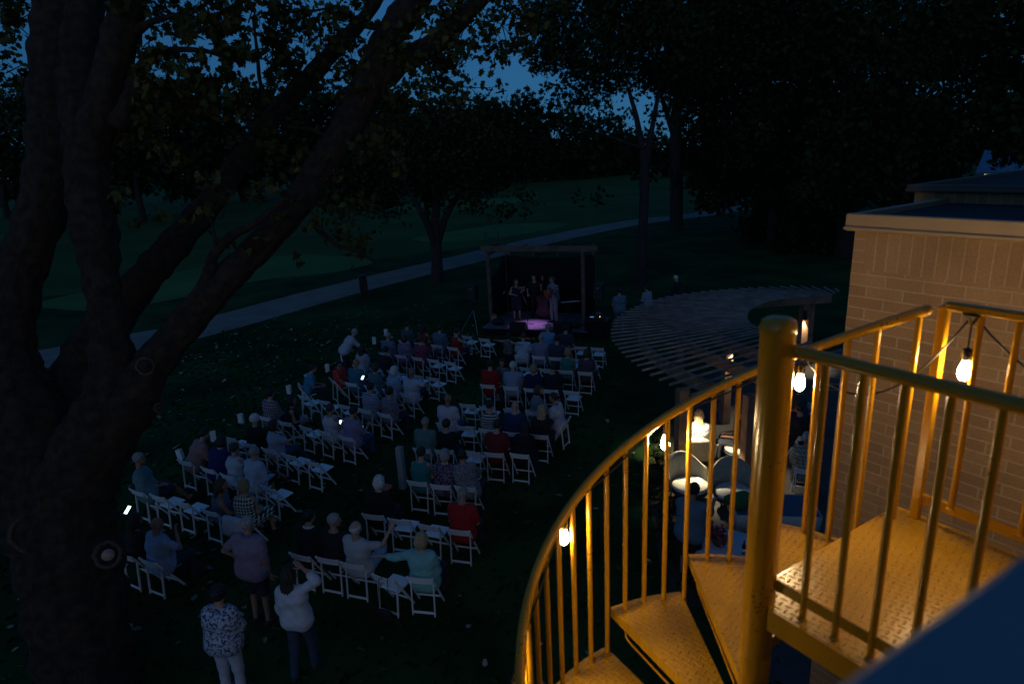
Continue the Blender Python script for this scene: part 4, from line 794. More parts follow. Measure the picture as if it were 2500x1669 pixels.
SEATS = {
('N1',0):P('black jacket with a white collar and dark hair', top=bk, sleeve='long', collar=w_, hair='short', hcol='black', hy=-10, lean=8),
('N1',1):P('black shirt with grey hair, turning to a neighbour', top=(.014,.015,.02), sleeve='short', hair='short', hcol='grey', hy=-55, lean=6, tone='mid'),
('N1',2):P('pale striped shirt and light blue shorts, lifting a drink', top=(.56,.55,.56), pat='fine', c2=(.46,.45,.47), sleeve='short', bottom='shorts', bcol=(.20,.42,.58), hair='thin', hcol='white', arms=('lap','raise'), legs='ankle', build=1.1, lean=-4, side=2, twist=-14, hp=0),
('N1',4):P('aqua cardigan with a blond bob, arm along the next chair', top=(.22,.50,.48), sleeve='three', hair='bob', hcol='straw', arms=('outb','lap'), female=True, build=1.12, lean=2, side=-3, twist=-8, hy=-8),
('N2',0):P('black sweater with white hair beside the orange bucket', top=(.008,.008,.010), sleeve='long', hair='bob', hcol='white', female=True, build=1.1, lean=10, hp=12),
('N2',3):P('plain red shirt with grey hair at the row end', top=(.38,.012,.014), sleeve='short', hair='thin', hcol='grey', build=1.12, lean=8, hp=18, tone='mid'),
('N3',0):P('teal sleeveless top with short dark hair', top=(.02,.20,.21), sleeve='none', hair='short', hcol='dark', female=True, lean=6),
('N3',1):P('dark flowered blouse with grey hair', top=(.02,.014,.035), pat='floral', c2=(.33,.22,.30), psc=.8, sleeve='short', hair='bob', hcol='grey', female=True, lean=12),
('N3',2):P('grey patterned shirt leaning sideways over a chair back', top=(.10,.11,.13), pat='floral', c2=(.36,.36,.38), psc=.6, sleeve='short', hair='short', hcol='dark', build=1.15, lean=10, side=-14, arms=('out','knee'), hy=25, tone='mid'),
('N4',0):P('sea green shirt with a balding grey head', top=(.10,.22,.20), sleeve='short', hair='thin', hcol='grey', build=1.12, lean=4, tone='mid'),
('N4',1):P('black top with a wide pale collar', top=(.008,.008,.011), sleeve='long', collar=(.32,.40,.46), hair='short', hcol='dark', female=True, arms=('lap','fwd')),
('N4',3):P('dark red shirt with brown hair near the right aisle end', top=(.17,.014,.016), sleeve='short', hair='short', hcol='dark', lean=8, build=1.05),
('N4',4):P('black clothes bent forward at the row end', top=(.007,.007,.009), sleeve='long', hair='long', hcol='black', female=True, lean=22, hp=20),
('N5',0):P('plain white shirt and jeans with a shaved dark head', top=(.60,.56,.60), sleeve='short', bcol=(.05,.10,.20), hair=None, tone='tan', build=1.14, lean=4),
('N5',2):P('black and white striped top', top=(.55,.55,.55), pat='stripe', c2=(.012,.012,.016), sleeve='none', hair='short', hcol='dark', female=True, hy=-30, lean=4),
('N5',3):P('navy shirt with a bald pink head', top=(.015,.03,.11), sleeve='short', hair=None, build=1.14, lean=8, hp=14),
('N5',4):P('dark top with long fair hair down the back', top=(.02,.018,.022), sleeve='short', hair='long', hcol='straw', female=True, lean=10, arms=('lap','fwd')),
('N6',3):P('grey top with brown hair turned to the white polo', top=(.20,.20,.26), sleeve='short', bcol=(.35,.38,.45), hair='bob', hcol='brown', female=True, twist=-55, hy=-20, legs='cross'),
('N7',0):P('bright red shirt with dark hair on the centre aisle', top=(.36,.012,.010), sleeve='short', hair='short', hcol='dark', build=1.14, lean=4),
('N7',1):P('pale blue shirt with white hair behind the centre aisle', top=(.28,.34,.46), sleeve='short', hair='short', hcol='white', build=1.12, lean=5),
('N7',2):P('navy top with fair hair', top=(.01,.014,.06), sleeve='short', hair='bob', hcol='blond', female=True, build=1.1),
('N7',3):P('black shirt and dark red cap', top=(.015,.017,.022), sleeve='short', hat=('cap',(.15,.02,.03)), hair='short', hcol='dark', build=1.1, lean=14, hp=20, arms=('lap','knee')),
('N8',2):P('green sleeveless top with fair hair', top=(.03,.22,.17), sleeve='none', hair='bob', hcol='blond', female=True),
('N8',3):P('dark checked blouse at the right edge', top=(.05,.035,.05), pat='plaid', c2=(.12,.09,.12), sleeve='short', hair='bob', hcol='brown', female=True),
('N9',0):P('white shirt leaning with head hidden near the stage', top=(.50,.56,.66), sleeve='short', hair='short', hcol='brown', lean=20, hp=30),
('N9',1):P('lilac shirt with a bald head near the stage', top=(.24,.22,.34), sleeve='short', hair='thin', hcol='grey', build=1.1),
('N9',2):P('dark grey shirt, arm stretched along the next chair', top=(.05,.055,.075), sleeve='short', hair='short', hcol='dark', build=1.15, arms=('lap','out')),
('N10',1):P('light blue shirt seated closest to the stage', top=(.16,.34,.50), sleeve='short', hair='short', hcol='grey', build=1.15, lean=8),
('N10',2):P('dark shirt in the front row of the right block', top=(.04,.045,.06), sleeve='short', hair='short', hcol='black', build=1.1),
('L1',0):P('dark clothes half hidden by the oak, lit by a phone', top=(.02,.018,.02), sleeve='short', hair='long', hcol='dark', female=True, arms=('lap','phone'), tone='mid', twist=-10),
('L1',1):P('pale blue shirt with a bald head, both hands up drinking', top=(.34,.40,.56), sleeve='short', hair=None, build=1.18, arms=('cross','drink'), twist=-12, tone='mid', lean=2),
('L2',0):P('sea green polo lounging sideways with crossed bare legs', top=(.13,.25,.27), sleeve='short', bottom='shorts', bcol=(.03,.04,.07), hair='short', hcol='grey', twist=-38, hy=-10, legs='ext', lean=-6, side=-12, arms=('lap','lap'), tone='mid', build=1.1, sc=1.06),
('L2',3):P('grey blue tank top with long brown hair, leaning aside', top=(.10,.14,.22), sleeve='none', hair='long', hcol='brown', female=True, side=14, twist=-40, hy=-15, arms=('hip','knee'), tone='mid', lean=10),
('L2',4):P('black and white houndstooth dress with straw hair', top=(.62,.60,.48), pat='hound', c2=(.010,.010,.014), sleeve='none', bottom='dress', hair='bob', hcol='blond', female=True, lean=6, arms=('knee','lap'), twist=10),
('L3',0):P('salmon shirt hunched forward at the lantern side', top=(.36,.20,.18), sleeve='short', hair='short', hcol='dark', lean=26, hp=20, twist=-20, build=1.12),
('L3',1):P('royal blue top with dark hair', top=(.012,.02,.13), sleeve='short', hair='bob', hcol='dark', female=True, lean=18, hp=15, build=1.14),
('L3',2):P('white sleeveless top with short brown hair', top=(.50,.58,.66), sleeve='none', hair='short', hcol='brown', female=True, lean=4),
('L3',3):P('white dress shirt and black shorts with grey hair', top=(.48,.52,.64), sleeve='long', bottom='shorts', bcol=(.01,.01,.014), hair='short', hcol='grey', build=1.16, lean=4, legs='cross'),
('L4',1):P('black jacket with big white hair', top=(.008,.008,.010), sleeve='long', hair='curly', hcol='white', female=True, build=1.15),
('L4',2):P('white blouse and jeans with dark hair, legs stretched', top=(.44,.46,.56), pat='fine', c2=(.36,.38,.48), sleeve='short', bcol=(.04,.09,.16), hair='bob', hcol='dark', female=True, legs='ext', twist=-25, arms=('lap','fwd'), lean=0),
('L5',0):P('red and blue checked shirt', top=(.36,.36,.40), pat='plaid', c2=(.12,.02,.05), sleeve='short', hair='short', hcol='black', build=1.06),
('L5',1):P('black top and pale shorts with long black hair', top=(.01,.01,.012), sleeve='none', bottom='shorts', bcol=(.35,.38,.45), hair='long', hcol='black', female=True, twist=-40, legs='cross', hy=-15, tone='mid'),
('L5',3):P('sleeveless white dress holding a phone', top=(.55,.55,.58), sleeve='none', bottom='dress', hair='short', hcol='brown', female=True, arms=('lap','phone'), tone='mid', lean=2),
('L5',4):P('lilac shirt and jeans looking at a phone', top=(.28,.23,.38), sleeve='short', bcol=(.03,.09,.20), hair='short', hcol='dark', arms=('lap','phone'), build=1.16, hp=20, twist=-10),
('L6',3):P('white shirt with thin blue stripes', top=(.50,.52,.60), pat='stripe', c2=(.05,.07,.16), psc=.7, sleeve='short', hair='short', hcol='dark', build=1.12),
('L6',4):P('pale flowered blouse with curly dark hair', top=(.25,.23,.28), pat='floral', c2=(.10,.09,.12), sleeve='short', hair='curly', hcol='dark', female=True, build=1.1),
('L7',0):P('bright coral top turned to face the aisle', top=(.78,.05,.05), sleeve='short', hair='short', hcol='black', twist=-60, hy=-30, hp=25, sc=.92, tone='mid', arms=('lap','reach')),
('L7',1):P('teal shirt with a bald head, phone glowing beside', top=(.04,.17,.25), sleeve='short', hair=None, build=1.12, tone='mid'),
('L7',2):P('teal patterned top with light brown hair', top=(.05,.13,.17), pat='floral', c2=(.12,.22,.26), sleeve='short', hair='bob', hcol='brown', female=True, arms=('phone','lap')),
('L7',3):P('pale blue blouse with white hair', top=(.30,.40,.55), sleeve='short', hair='bob', hcol='white', female=True, build=1.1, twist=-15),
('L7',4):P('white shirt with one arm hooked over the chair back', top=(.52,.52,.60), sleeve='short', hair=None, tone='tan', build=1.14, arms=('lap','out'), legs='cross'),
('L8',0):P('white top with long dark hair beside the bending helper', top=(.42,.40,.46), sleeve='short', hair='long', hcol='dark', female=True),
('L8',1):P('charcoal jacket bent low in the left block', top=(.02,.02,.028), sleeve='long', hair='short', hcol='black', lean=28, hp=15, build=1.12),
('L9',0):P('grey blue shirt next to two lanterns', top=(.14,.18,.25), sleeve='short', hair='thin', hcol='grey', build=1.12),
('L9',1):P('purple flowered wrap with brown hair', top=(.20,.12,.22), pat='floral', c2=(.34,.26,.36), sleeve='long', hair='bob', hcol='brown', female=True, build=1.12),
('L9',2):P('rose red shirt with a paper in hand', top=(.26,.05,.08), sleeve='short', hair='short', hcol='brown', build=1.12, arms=('lap','fwd')),
('L10',0):P('dark teal shirt at the far left row end', top=(.05,.10,.12), sleeve='short', hair='short', hcol='dark'),
('L10',1):P('scarlet top with long dark hair', top=(.33,.03,.03), sleeve='none', hair='long', hcol='dark', female=True),
('L10',2):P('slate blue shirt near the left speaker', top=(.11,.15,.22), sleeve='short', hair='short', hcol='dark', build=1.18),
('L10',3):P('red sleeveless top beside the two front empty chairs', top=(.36,.02,.02), sleeve='none', hair='short', hcol='dark', female=True, arms=('lap','out'), twist=-20),
}
EMPTY = {
('N1',3):'white folding chair with a black bag strap hanging, between striped shirt and aqua cardigan',
('N2',1):'empty white folding chair just right of the person in the black sweater',
('N2',2):'empty white folding chair just left of the plain red shirt',
('N4',2):'empty white folding chair holding a paper, between black top and dark red shirt',
('N5',1):'empty white folding chair holding a programme, next to the plain white shirt',
('N6',0):'empty white folding chair with a small pale bag on its seat',
('N6',1):'empty white folding chair between the small pale bag and the striped top',
('N6',2):'empty white folding chair in front of the bald navy shirt',
('N7',4):'empty white folding chair right of the dark red cap',
('N8',0):'empty white folding chair ahead of the pale blue shirt with white hair',
('N8',1):'empty white folding chair ahead of the navy top with fair hair',
('N9',3):'empty white folding chair under the arm of the dark grey shirt',
('N9',4):'empty white folding chair at the pergola end of the dark grey shirt row',
('N10',0):'empty front white chair left of the light blue shirt near the stage',
('N10',3):'empty front white chair just right of the dark shirt near the stage',
('N10',4):'empty front white chair closest to the pergola slats',
('L2',1):'empty white folding chair beside the lounging sea green polo',
('L2',2):'empty white folding chair just left of the grey blue tank top',
('L3',4):'empty white folding chair at the aisle end beside the white dress shirt',
('L4',0):'empty white folding chair just left of the big white hair',
('L4',3):'empty white folding chair with hanging blue strap, right of the jeans and white blouse',
('L4',4):'empty white folding chair on the aisle behind the lilac shirt with phone',
('L5',2):'empty white folding chair left of the sleeveless white dress',
('L6',0):'empty white folding chair right behind the boy in the blue tee',
('L6',1):'empty white folding chair in front of the sleeveless white dress',
('L6',2):'empty white folding chair just left of the thin blue stripes',
('L8',2):'empty white folding chair between charcoal jacket and the aisle pair',
('L8',3):'empty white folding chair in front of the white shirt with hooked arm',
('L8',4):'empty white folding chair on the aisle ahead of the hooked arm',
('L9',3):'empty white folding chair just right of the rose red shirt',
('L9',4):'empty white folding chair on the aisle, second from the rose red shirt',
('L11',0):'empty front white chair closest to the left speaker stand',
('L11',1):'empty front white chair on the aisle below the stage edge',
}
GA = 'audience seated on the white chairs'
for r, (ang, pts) in ROWS.items():
    for i, (x, y) in enumerate(pts):
        a = R(ang+TURN.get((r, i), 0)+random.uniform(-4, 4)); f = Vector((-math.sin(a), math.cos(a), 0)); c = Vector((x, y, 0))+f*.045
        if (r, i) in SEATS:
            key, kw = SEATS[(r, i)]; person('person in '+key, c+f*.19, a, GA, **kw)
            sk = ' '.join(key.split(',')[0].split(' ')[:10]); chair(c.x, c.y, a, 'white folding chair under the '+sk)
        else: chair(c.x, c.y, a, EMPTY[(r, i)])
# turned chair at the right end with the man in the white polo
q = gnd(950+1850*.24237, 820+1100*.24237); a = R(62)
chair(1.30, 15.62, a, 'white folding chair turned sideways under the white polo and beige shorts')
f = Vector((-math.sin(a), math.cos(a), 0)); person('person in white polo and beige shorts sitting sideways, facing the row', Vector((1.30,15.62,0))+f*.19, a, GA, top=(.58,.56,.64), bottom='shorts', bcol=(.46,.40,.22), hair='short', hcol='dark', arms=('lap','knee'), hy=15, tone='mid', lean=8)
# boy in blue tee, on a chair by the grass
a = R(-70); chair(-6.75, 19.35, a, 'white folding chair turned to the right under the boy in blue tee'); f = Vector((-math.sin(a), math.cos(a), 0))
person('person in plain sky blue tee sitting sideways beside two lanterns', Vector((-6.75,19.35,0))+f*.19, a, GA, top=(.06,.26,.42), hair='short', hcol='black', lean=18, hp=15, sc=.95)
# woman turned round, and the one with open arms by the stage
person('person in dark teal print turned back to face the red shirt', (-.28,19.05), R(150), GA, top=(.04,.08,.10), pat='floral', c2=(.12,.25,.28), hair='long', hcol='dark', female=True, lean=4, tone='mid')
chair(-.36, 19.25, R(150), 'white folding chair turned backwards under the dark teal print')
person('person in sequin top standing with arms spread before the right block', (-.15,21.85), R(-40), None, pose='stand', top=(.06,.06,.06), pat='floral', c2=(.25,.24,.22), sleeve='none', hair='bob', hcol='black', female=True, arms=('out','out'), bcol=(.02,.02,.03), sc=.78)
# standing figures
person('person in mauve polo and dark shorts with grey hair, standing behind the rows', (-4.5,9.35), R(-20), None, pose='stand', top=(.25,.19,.26), collar=(.07,.12,.28), bottom='shorts', bcol=(.02,.025,.04), hair='short', hcol='grey', arms=('hip','down'), build=1.22, sc=1.05, lean=2, tone='mid', hy=6)
person('person in long blue and white flowered tunic and white trousers', (-4.33,7.75), R(-8), None, pose='stand', top=(.50,.52,.60), pat='floral', c2=(.03,.06,.15), sleeve='three', bcol=(.52,.50,.60), hair='curly', hcol='black', female=True, build=1.18, arms=('cross','cross'), shoe=(.2,.2,.2))
person('person in white ruffled blouse and jeans, one hand raised to the head', (-3.40,8.15), R(-12), None, pose='stand', legs='walk', top=(.54,.56,.62), sleeve='three', bcol=(.035,.055,.10), hair='long', hcol='dark', female=True, side=-6, arms=('down','tohead'), lean=4, tone='mid')
person('person in white shirt bending over the left end of a row', (-6.0,22.1), R(-60), None, pose='stand', top=(.50,.50,.58), sleeve='long', bcol=(.02,.025,.04), hair='short', hcol='grey', lean=38, arms=('reach','reach'), hp=20)
person('person in pale blue shirt standing beside the mixing table', (4.55,26.2), R(10), None, pose='stand', top=(.12,.18,.24), sleeve='short', bcol=(.08,.12,.17), hair='short', hcol='dark', build=1.15)
g = gd(1487, 712); person('person in white shirt sitting on the lawn beyond the pergola', (g.x, g.y), R(30), None, top=(.30,.33,.40), sleeve='long', hair='short', hcol='dark', lean=10, seat=.2)
g = gd(1562, 690); person('person in dark top with white hair beyond the pergola edge', (g.x, g.y), R(50), None, top=(.02,.02,.025), sleeve='long', hair='short', hcol='white', lean=22, seat=.3, hp=15)
# phones
M_phone = mat('phone_case', (.02,.02,.02), .4); M_scr = mat('phone_screen_glow', (.5,.8,1), .2, emit=(.62,.92,1.0), estr=5)
def phone(p, rz, tilt, label, w=.075, l=.15):
    t = thing('phone', label, 'phone', p, rz, 'glowing phones in the audience'); t.rotation_euler = (R(tilt), 0, rz)
    m = MB(); m.box((0,0,0), (w,l,.009), bev=.003); m.build('case', M_phone, t); m = MB(); m.box((0,0,.0055), (w*.9,l*.9,.002)); m.build('screen', M_scr, t)
for key, side, lab, dz in (('sleeveless white dress holding a phone', 1, 'lit phone held by the sleeveless white dress', .05), ('lilac shirt and jeans looking at a phone', 1, 'lit phone held by the lilac shirt', .04), ('teal patterned top with light brown hair', 0, 'bright phone between the teal shirt and light brown hair', .10), ('dark clothes half hidden by the oak, lit by a phone', 1, 'bright phone beside the oak trunk', .12)):
    p = HANDPOS['person in '+key][side]
    if 'oak' in lab: p = atd(293, 1169, 11.0)
    elif 'between' in lab: p = atd(832, 866, (p-CAM).dot(cf)-.35)
    elif 'white dress' in lab: p = atd(780, 969, (p-CAM).dot(cf))
    else: p = atd(829, 983, (p-CAM).dot(cf)-.3)
    phone(p, R(-20), 38, lab)
# things left on and by the chairs
M_bag = mat('black_bag', (.010,.010,.011), .7, bump=.3); M_jack = mat('white_jacket_cloth', (.58,.58,.66), .9, bump=.4, bscale=12); M_paper = mat('paper', (.72,.72,.70), .9)
x, y = ROWS['N1'][1][3]; a = R(-24); f = Vector((-math.sin(a), math.cos(a), 0)); rr_ = Vector((f.y, -f.x, 0)); c = Vector((x, y, 0))
bg_ = thing('shoulder_bag', 'black shoulder bag hanging by its strap on the empty chair back', 'bag', c-f*.06, a)
m = MB(); m.box((.05,-.07,.13), (.30,.10,.22), bev=.03, taper=.85); m.build('pouch', M_bag, bg_)
m = MB(); m.tube([(-.07,-.07,.2),(-.05,-.05,.5),(-.035,-.03,.77),(-.02,.02,.80),(0,.04,.76)], .006, 6); m.tube([(.17,-.07,.2),(.15,-.05,.5),(.14,-.03,.77),(.12,.02,.80),(.1,.04,.76)], .006, 6); m.build('strap', M_bag, bg_)
x, y = ROWS['L2'][1][4]; a = R(-20); c = Vector((x, y, 0))
V = []; F = []; nx = 14
for j, (yy, zz) in enumerate([(.05,.55),(.02,.70),(-.03,.80),(-.08,.795),(-.10,.70),(-.105,.60),(-.11,.50),(-.10,.42)]):
    for i in range(nx): x_ = -.27+.56*i/(nx-1); V.append((x_*(1+.02*j), yy+.018*math.sin(i*1.9+j*.7), zz-.05*(j > 5)*math.sin(i*.8)))
for j in range(7):
    for i in range(nx-1): F.append((j*nx+i, j*nx+i+1, (j+1)*nx+i+1, (j+1)*nx+i))
m = MB(); m.add(V, F, smooth=True); o = m.build('jacket', M_jack, None, c, a); tag(o, 'white jacket draped over the chair back behind the houndstooth dress', 'jacket')
sm = o.modifiers.new('s', 'SOLIDIFY'); sm.thickness = .012
def seatpt(r, i):
    ang, pts = ROWS[r]; a = R(ang); return Vector((pts[i][0]-math.sin(a)*.30, pts[i][1]+math.cos(a)*.30, .476)), a
for r, i, lab in (('N4',2,'paper programme on the seat between black top and dark red shirt'), ('N5',1,'paper programme on the seat next to the plain white shirt'), ('N6',2,'paper programme on the seat ahead of the bald navy shirt')):
    p, a = seatpt(r, i); m = MB(); m.box((0,0,.003), (.15,.21,.006)); o = m.build('programme', M_paper, None, p, a+.4); tag(o, lab, 'paper', 'programmes left on seats')
p, a = seatpt('N6', 0); m = MB(); m.ball((0,0,.06), .09, 12, 8, sc=(1,.8,.7)); o = m.build('small_bag', mat('pale_bag', (.45,.38,.36), .8, bump=.4), None, p-Vector((0,0,.02)), a); tag(o, 'small pale bag on an empty chair in the right block', 'bag')
# white paper lantern bags along the grass
M_lbag = mat('lantern_paper', (.80,.79,.76), .9, var=.04, vscale=6, bump=.3, bscale=10)
LG = [(600+x*.2554, 700+y*.2554) for x, y in ((1345,468),(1230,546),(785,812),(600,910),(420,1020),(1575,478),(2015,488),(935,715))]+[(400+x*.2554, 900+y*.2554) for x, y in ((745,520),(480,690),(172,865))]
LL_ = ['farthest white paper lantern left of the seats, with torn top','white paper lantern between the bending helper and the grey blue shirt','white paper lantern half hidden by the coral top','tilted white paper lantern beside the sky blue tee','upright white paper lantern on open grass left of the sky blue tee','white paper lantern by the dark teal shirt near the front','white paper lantern beside the red sleeveless top near the stage','white paper lantern at the feet of the bending helper','white paper lantern behind the big white hair','white paper lantern behind the empty chair beside salmon shirt','white paper lantern leaning beside the salmon shirt']
for (px, py), lab in zip(LG, LL_):
    g = gnd(px, py); t = thing('paper_lantern', lab, 'lantern', g, random.uniform(-.4,.4), 'white paper lanterns along the grass'); m = MB(); w, d, hh = .075, .05, .30; V = []
    if 'tilted' in lab or 'leaning' in lab: t.rotation_euler[1] = R(-9)
    for k in range(5):
        z = hh*k/4; s = 1+.05*math.sin(k*2+px)
        for sx, sy in ((-1,-1),(-.33,-1.06),(.33,-1.0),(1,-1),(1.0,1),(.33,1.03),(-.33,1.0),(-1,1)): V.append((sx*w*s, sy*d*s, z+(random.uniform(-.012,.012) if k == 4 else 0)))
    Fq = [tuple(reversed(range(8)))]+[(k*8+i, k*8+(i+1) % 8, k*8+8+(i+1) % 8, k*8+8+i) for k in range(4) for i in range(8)]; m.add(V, Fq); o = m.build('paper_bag', M_lbag, t); sm = o.modifiers.new('s', 'SOLIDIFY'); sm.thickness = .003
    m = MB(); m.lathe([(.001,.004),(.02,.004),(.02,.05),(.004,.05),(.003,.062),(.001,.062)], 10); m.build('candle', M_paper, t)
# grey post and orange bucket behind the aisle
M_post = mat('grey_painted_post', (.30,.34,.34), .7, var=.15, vscale=6)
g = gnd(400+2290*.2554, 900+1140*.2554); m = MB(); m.box((0,0,.53), (.15,.15,1.06), bev=.01); m.add([(-.075,-.075,1.061),(.075,-.075,1.061),(.075,.075,1.061),(-.075,.075,1.061),(0,0,1.10)], [(0,1,4),(1,2,4),(2,3,4),(3,0,4)]); o = m.build('aisle_post', M_post, None, g, R(-20)); tag(o, 'square grey post standing alone in the aisle', 'post')
M_or = mat('orange_plastic', (.42,.05,.012), .45); g = gnd(400+2130*.2554, 900+1262*.2554)
bk_ = thing('bucket', 'orange bucket with lid on the grass behind the white haired black sweater', 'bucket', g); m = MB(); m.lathe([(.12,0),(.15,.33),(.156,.335)], 22); m.build('body', M_or, bk_); m = MB(); m.lathe([(.158,.33),(.160,.335),(.160,.36),(.15,.365),(.001,.362)], 22); m.build('lid', mat('orange_lid', (.5,.10,.03), .4), bk_)
# ================================================================ stage, band and equipment
M_wood = mat('rough_cedar', (.14,.093,.066), .85, var=.3, vscale=4, bump=.4, bscale=30)
M_deck = mat('stage_deck_paint', (.13,.12,.14), .7, var=.3, vscale=3, bump=.3)
M_drape = mat('black_drape', (.006,.006,.007), .95)
M_blk = mat('black_equipment', (.012,.012,.013), .5, bump=.2, bscale=80); M_steel = mat('brushed_steel', (.45,.46,.48), .35, metal=.9)
SA = R(-19); su = V2(SA); sv = Vector((-su.y, su.x, 0)); SO = Vector((-1.25, 27.02, 0)); DZ = .34
def sp_(u_, v_, z=0): return SO+su*u_+sv*v_+Vector((0,0,z))
SW, SD, ZB = 4.6, 3.3, 3.72
stg = thing('stage', 'open timber stage with post and beam frame and black drapes', 'stage', SO, SA)
m = MB(); m.box((SW/2, SD/2, DZ-.03), (SW, SD, .06), bev=.004); m.build('deck', M_deck, stg)
m = MB(); m.box((SW/2, SD/2, (DZ-.06)/2), (SW-.06, SD-.06, DZ-.06)); m.build('skirt', M_drape, stg)
for uu, vv in ((.12,.85),(4.28,.85),(.12,3.1),(4.28,3.1)):
    m = MB(); m.box((uu, vv, (DZ+ZB-.24)/2), (.14,.14,ZB-.24-DZ), bev=.006); m.build('post', M_wood, stg)
for vv in (.85,):
    m = MB(); m.box((2.33, vv, ZB-.12), (5.1,.09,.24), bev=.006); m.build('beam', M_wood, stg)
for uu in (.12, 1.16, 2.2, 3.24, 4.28):
    m = MB(); m.box((uu, 1.95, ZB-.335), (.05,2.5,.18), bev=.004); m.build('rafter', M_wood, stg)
def drape(name, a, b, z0, z1a, z1b):
    V = []; n = 60
    for k in range(n+1):
        t = k/n; p = Vector(a).lerp(Vector(b), t); d = (Vector(b)-Vector(a)).normalized(); q = Vector((-d.y, d.x, 0)); o = q*(.035*math.sin(k*1.9)+.012*math.sin(k*.7)); zt = z1a+(z1b-z1a)*t-.14*math.sin(PI*t)
        V += [p+o+Vector((0,0,z0)), p+o+Vector((0,0,zt))]
    m = MB(); m.add(V, [(2*k, 2*k+2, 2*k+3, 2*k+1) for k in range(n)], smooth=True); o = m.build(name, M_drape, stg); md = o.modifiers.new('s', 'SOLIDIFY'); md.thickness = .01
drape('drape', (.2,3.0,0), (4.25,3.0,0), DZ, 3.0, 3.0); drape('drape', (.12,.95,0), (.12,3.0,0), DZ, 2.2, 3.0); drape('drape', (4.3,3.0,0), (4.3,.95,0), DZ, 3.0, 3.05)
# par can with the magenta light
M_pur = mat('lamp_lens_glow', (.6,.2,1), .3, emit=(.75,.35,1), estr=.8)
pc_ = thing('stage_lamp', 'small black stage lamp hung under the front beam, throwing violet light', 'lamp', sp_(2.25,1.02,ZB-.24), SA)
m = MB(); q = Matrix.Rotation(R(-8), 3, 'X'); m.lathe([(.05,-.02),(.08,-.06),(.085,-.22),(.08,-.235)], 16, (0,0,-.05), rot=q); m.tube([(0,0,.02),(0,0,-.08)], .012, 8); m.build('housing', M_blk, pc_)
lt = bpy.data.lights.new('stage_spot', 'SPOT'); lt.energy = 520; lt.color = (.66,.30,1.0); lt.spot_size = R(42); lt.spot_blend = 1; lt.shadow_soft_size = .06
lo = bpy.data.objects.new('stage_spot', lt); COL.objects.link(lo); pL = sp_(2.25,1.00,ZB-.56); tg = sp_(2.02,.72,DZ); lo.matrix_world = Matrix.Translation(pL) @ (tg-pL).to_track_quat('-Z', 'Y').to_matrix().to_4x4()
# band
fz = SA+PI
vio = gnd(1100+850*.19157, 560+1150*.19157, DZ); person('person in dark dress and red boots bowing a violin on stage', (vio.x, vio.y), fz+R(25), None, pose='stand', top=(.02,.018,.04), sleeve='none', bottom='dress', hair='long', hcol='brown', female=True, arms=('violin','bow'), z0=DZ, shoe=(.28,.03,.02), h=.018, hy=20, tone='light')
bas = gnd(1100+1090*.19157, 560+1120*.19157, DZ); person('person in black shirt behind an upright bass at the back of the stage', (bas.x, bas.y), fz, None, pose='stand', top=(.012,.012,.013), sleeve='short', bcol=(.01,.01,.012), hair='short', hcol='dark', arms=('neck','bassr'), z0=DZ, h=.018, sc=1.03)
gt = gnd(1100+1330*.19157, 560+1180*.19157, DZ); person('person in patterned shirt, pale trousers and straw hat playing guitar on stage', (gt.x, gt.y), fz-R(28), None, pose='stand', top=(.03,.03,.05), pat='floral', c2=(.45,.45,.55), sleeve='long', bcol=(.30,.28,.30), hair='short', hcol='dark', hat=('brim',(.20,.15,.09)), arms=('neck','strum'), z0=DZ, h=.018, sc=1.05)
M_spruce = mat('varnished_wood', (.26,.085,.025), .3, var=.3, vscale=9, coat=.4); M_ebony = mat('ebony', (.012,.010,.009), .4)
M_bassw = mat('shaded_varnished_wood', (.03,.010,.005), .4, var=.3, vscale=9, coat=.2)  # bass wood darkened, shade at the stage back put into its colour
def fiddle(name, label, cat, p, rot, s, kind='violin'):
    """outline body with waist, neck, scroll and strings; local: y along the neck, z out of the top"""
    t = thing(name, label, cat, p); t.rotation_euler = rot
    prof = [(0,-.5),(.17,-.49),(.285,-.40),(.30,-.27),(.22,-.12),(.165,-.02),(.19,.09),(.24,.18),(.235,.29),(.16,.385),(.05,.42)] if kind != 'guitar' else [(0,-.5),(.2,-.49),(.35,-.40),(.385,-.24),(.32,-.08),(.25,.04),(.25,.16),(.285,.28),(.24,.40),(.12,.46),(.05,.47)]
    poly = [(x*s, y*s) for x, y in prof]+[(-x*s, y*s) for x, y in reversed(prof[1:])]; th = (.09 if kind != 'guitar' else .11)*s*(1.6 if kind == 'bass' else 1)
    m = MB(); m.prism(poly, -th, th); bdy = m.build('body', M_bassw if kind == 'bass' else M_spruce, t)
    m = MB(); nl = (.48 if kind != 'guitar' else .62)*s; m.beam((0,.40*s,th*.7), (0,.42*s+nl,th*.9), .062*s, .05*s, bev=.008*s); m.build('neck', M_ebony if kind != 'bass' else M_bassw, t)
    m = MB(); m.beam((0,.42*s+nl,th*.8), (0,.62*s+nl,th*.5), .085*s, .05*s, bev=.01*s); m.build('headstock', M_spruce, t)
    m = MB(); [m.tube([(dx*s,-.30*s,th+.035*s),(dx*s*.7,.44*s+nl,th*.9+.03*s)], .003*s+.0006, 4) for dx in (-.022,-.008,.008,.022)]; m.build('strings', M_steel, t)
    m = MB(); m.box((0,-.28*s,th+.015*s), (.13*s,.03*s,.04*s), bev=.004*s); m.build('bridge', M_ebony, t)
    return t
hv = HANDPOS['person in dark dress and red boots bowing a violin on stage']; d = (hv[0]-(Vector((vio.x, vio.y, DZ+1.38)))).normalized(); mid = hv[0]-d*.22; qv = d.to_track_quat('Y', 'Z').to_euler()
fiddle('violin', 'small brown violin under the chin of the stage fiddler', 'violin', mid, qv, .36)
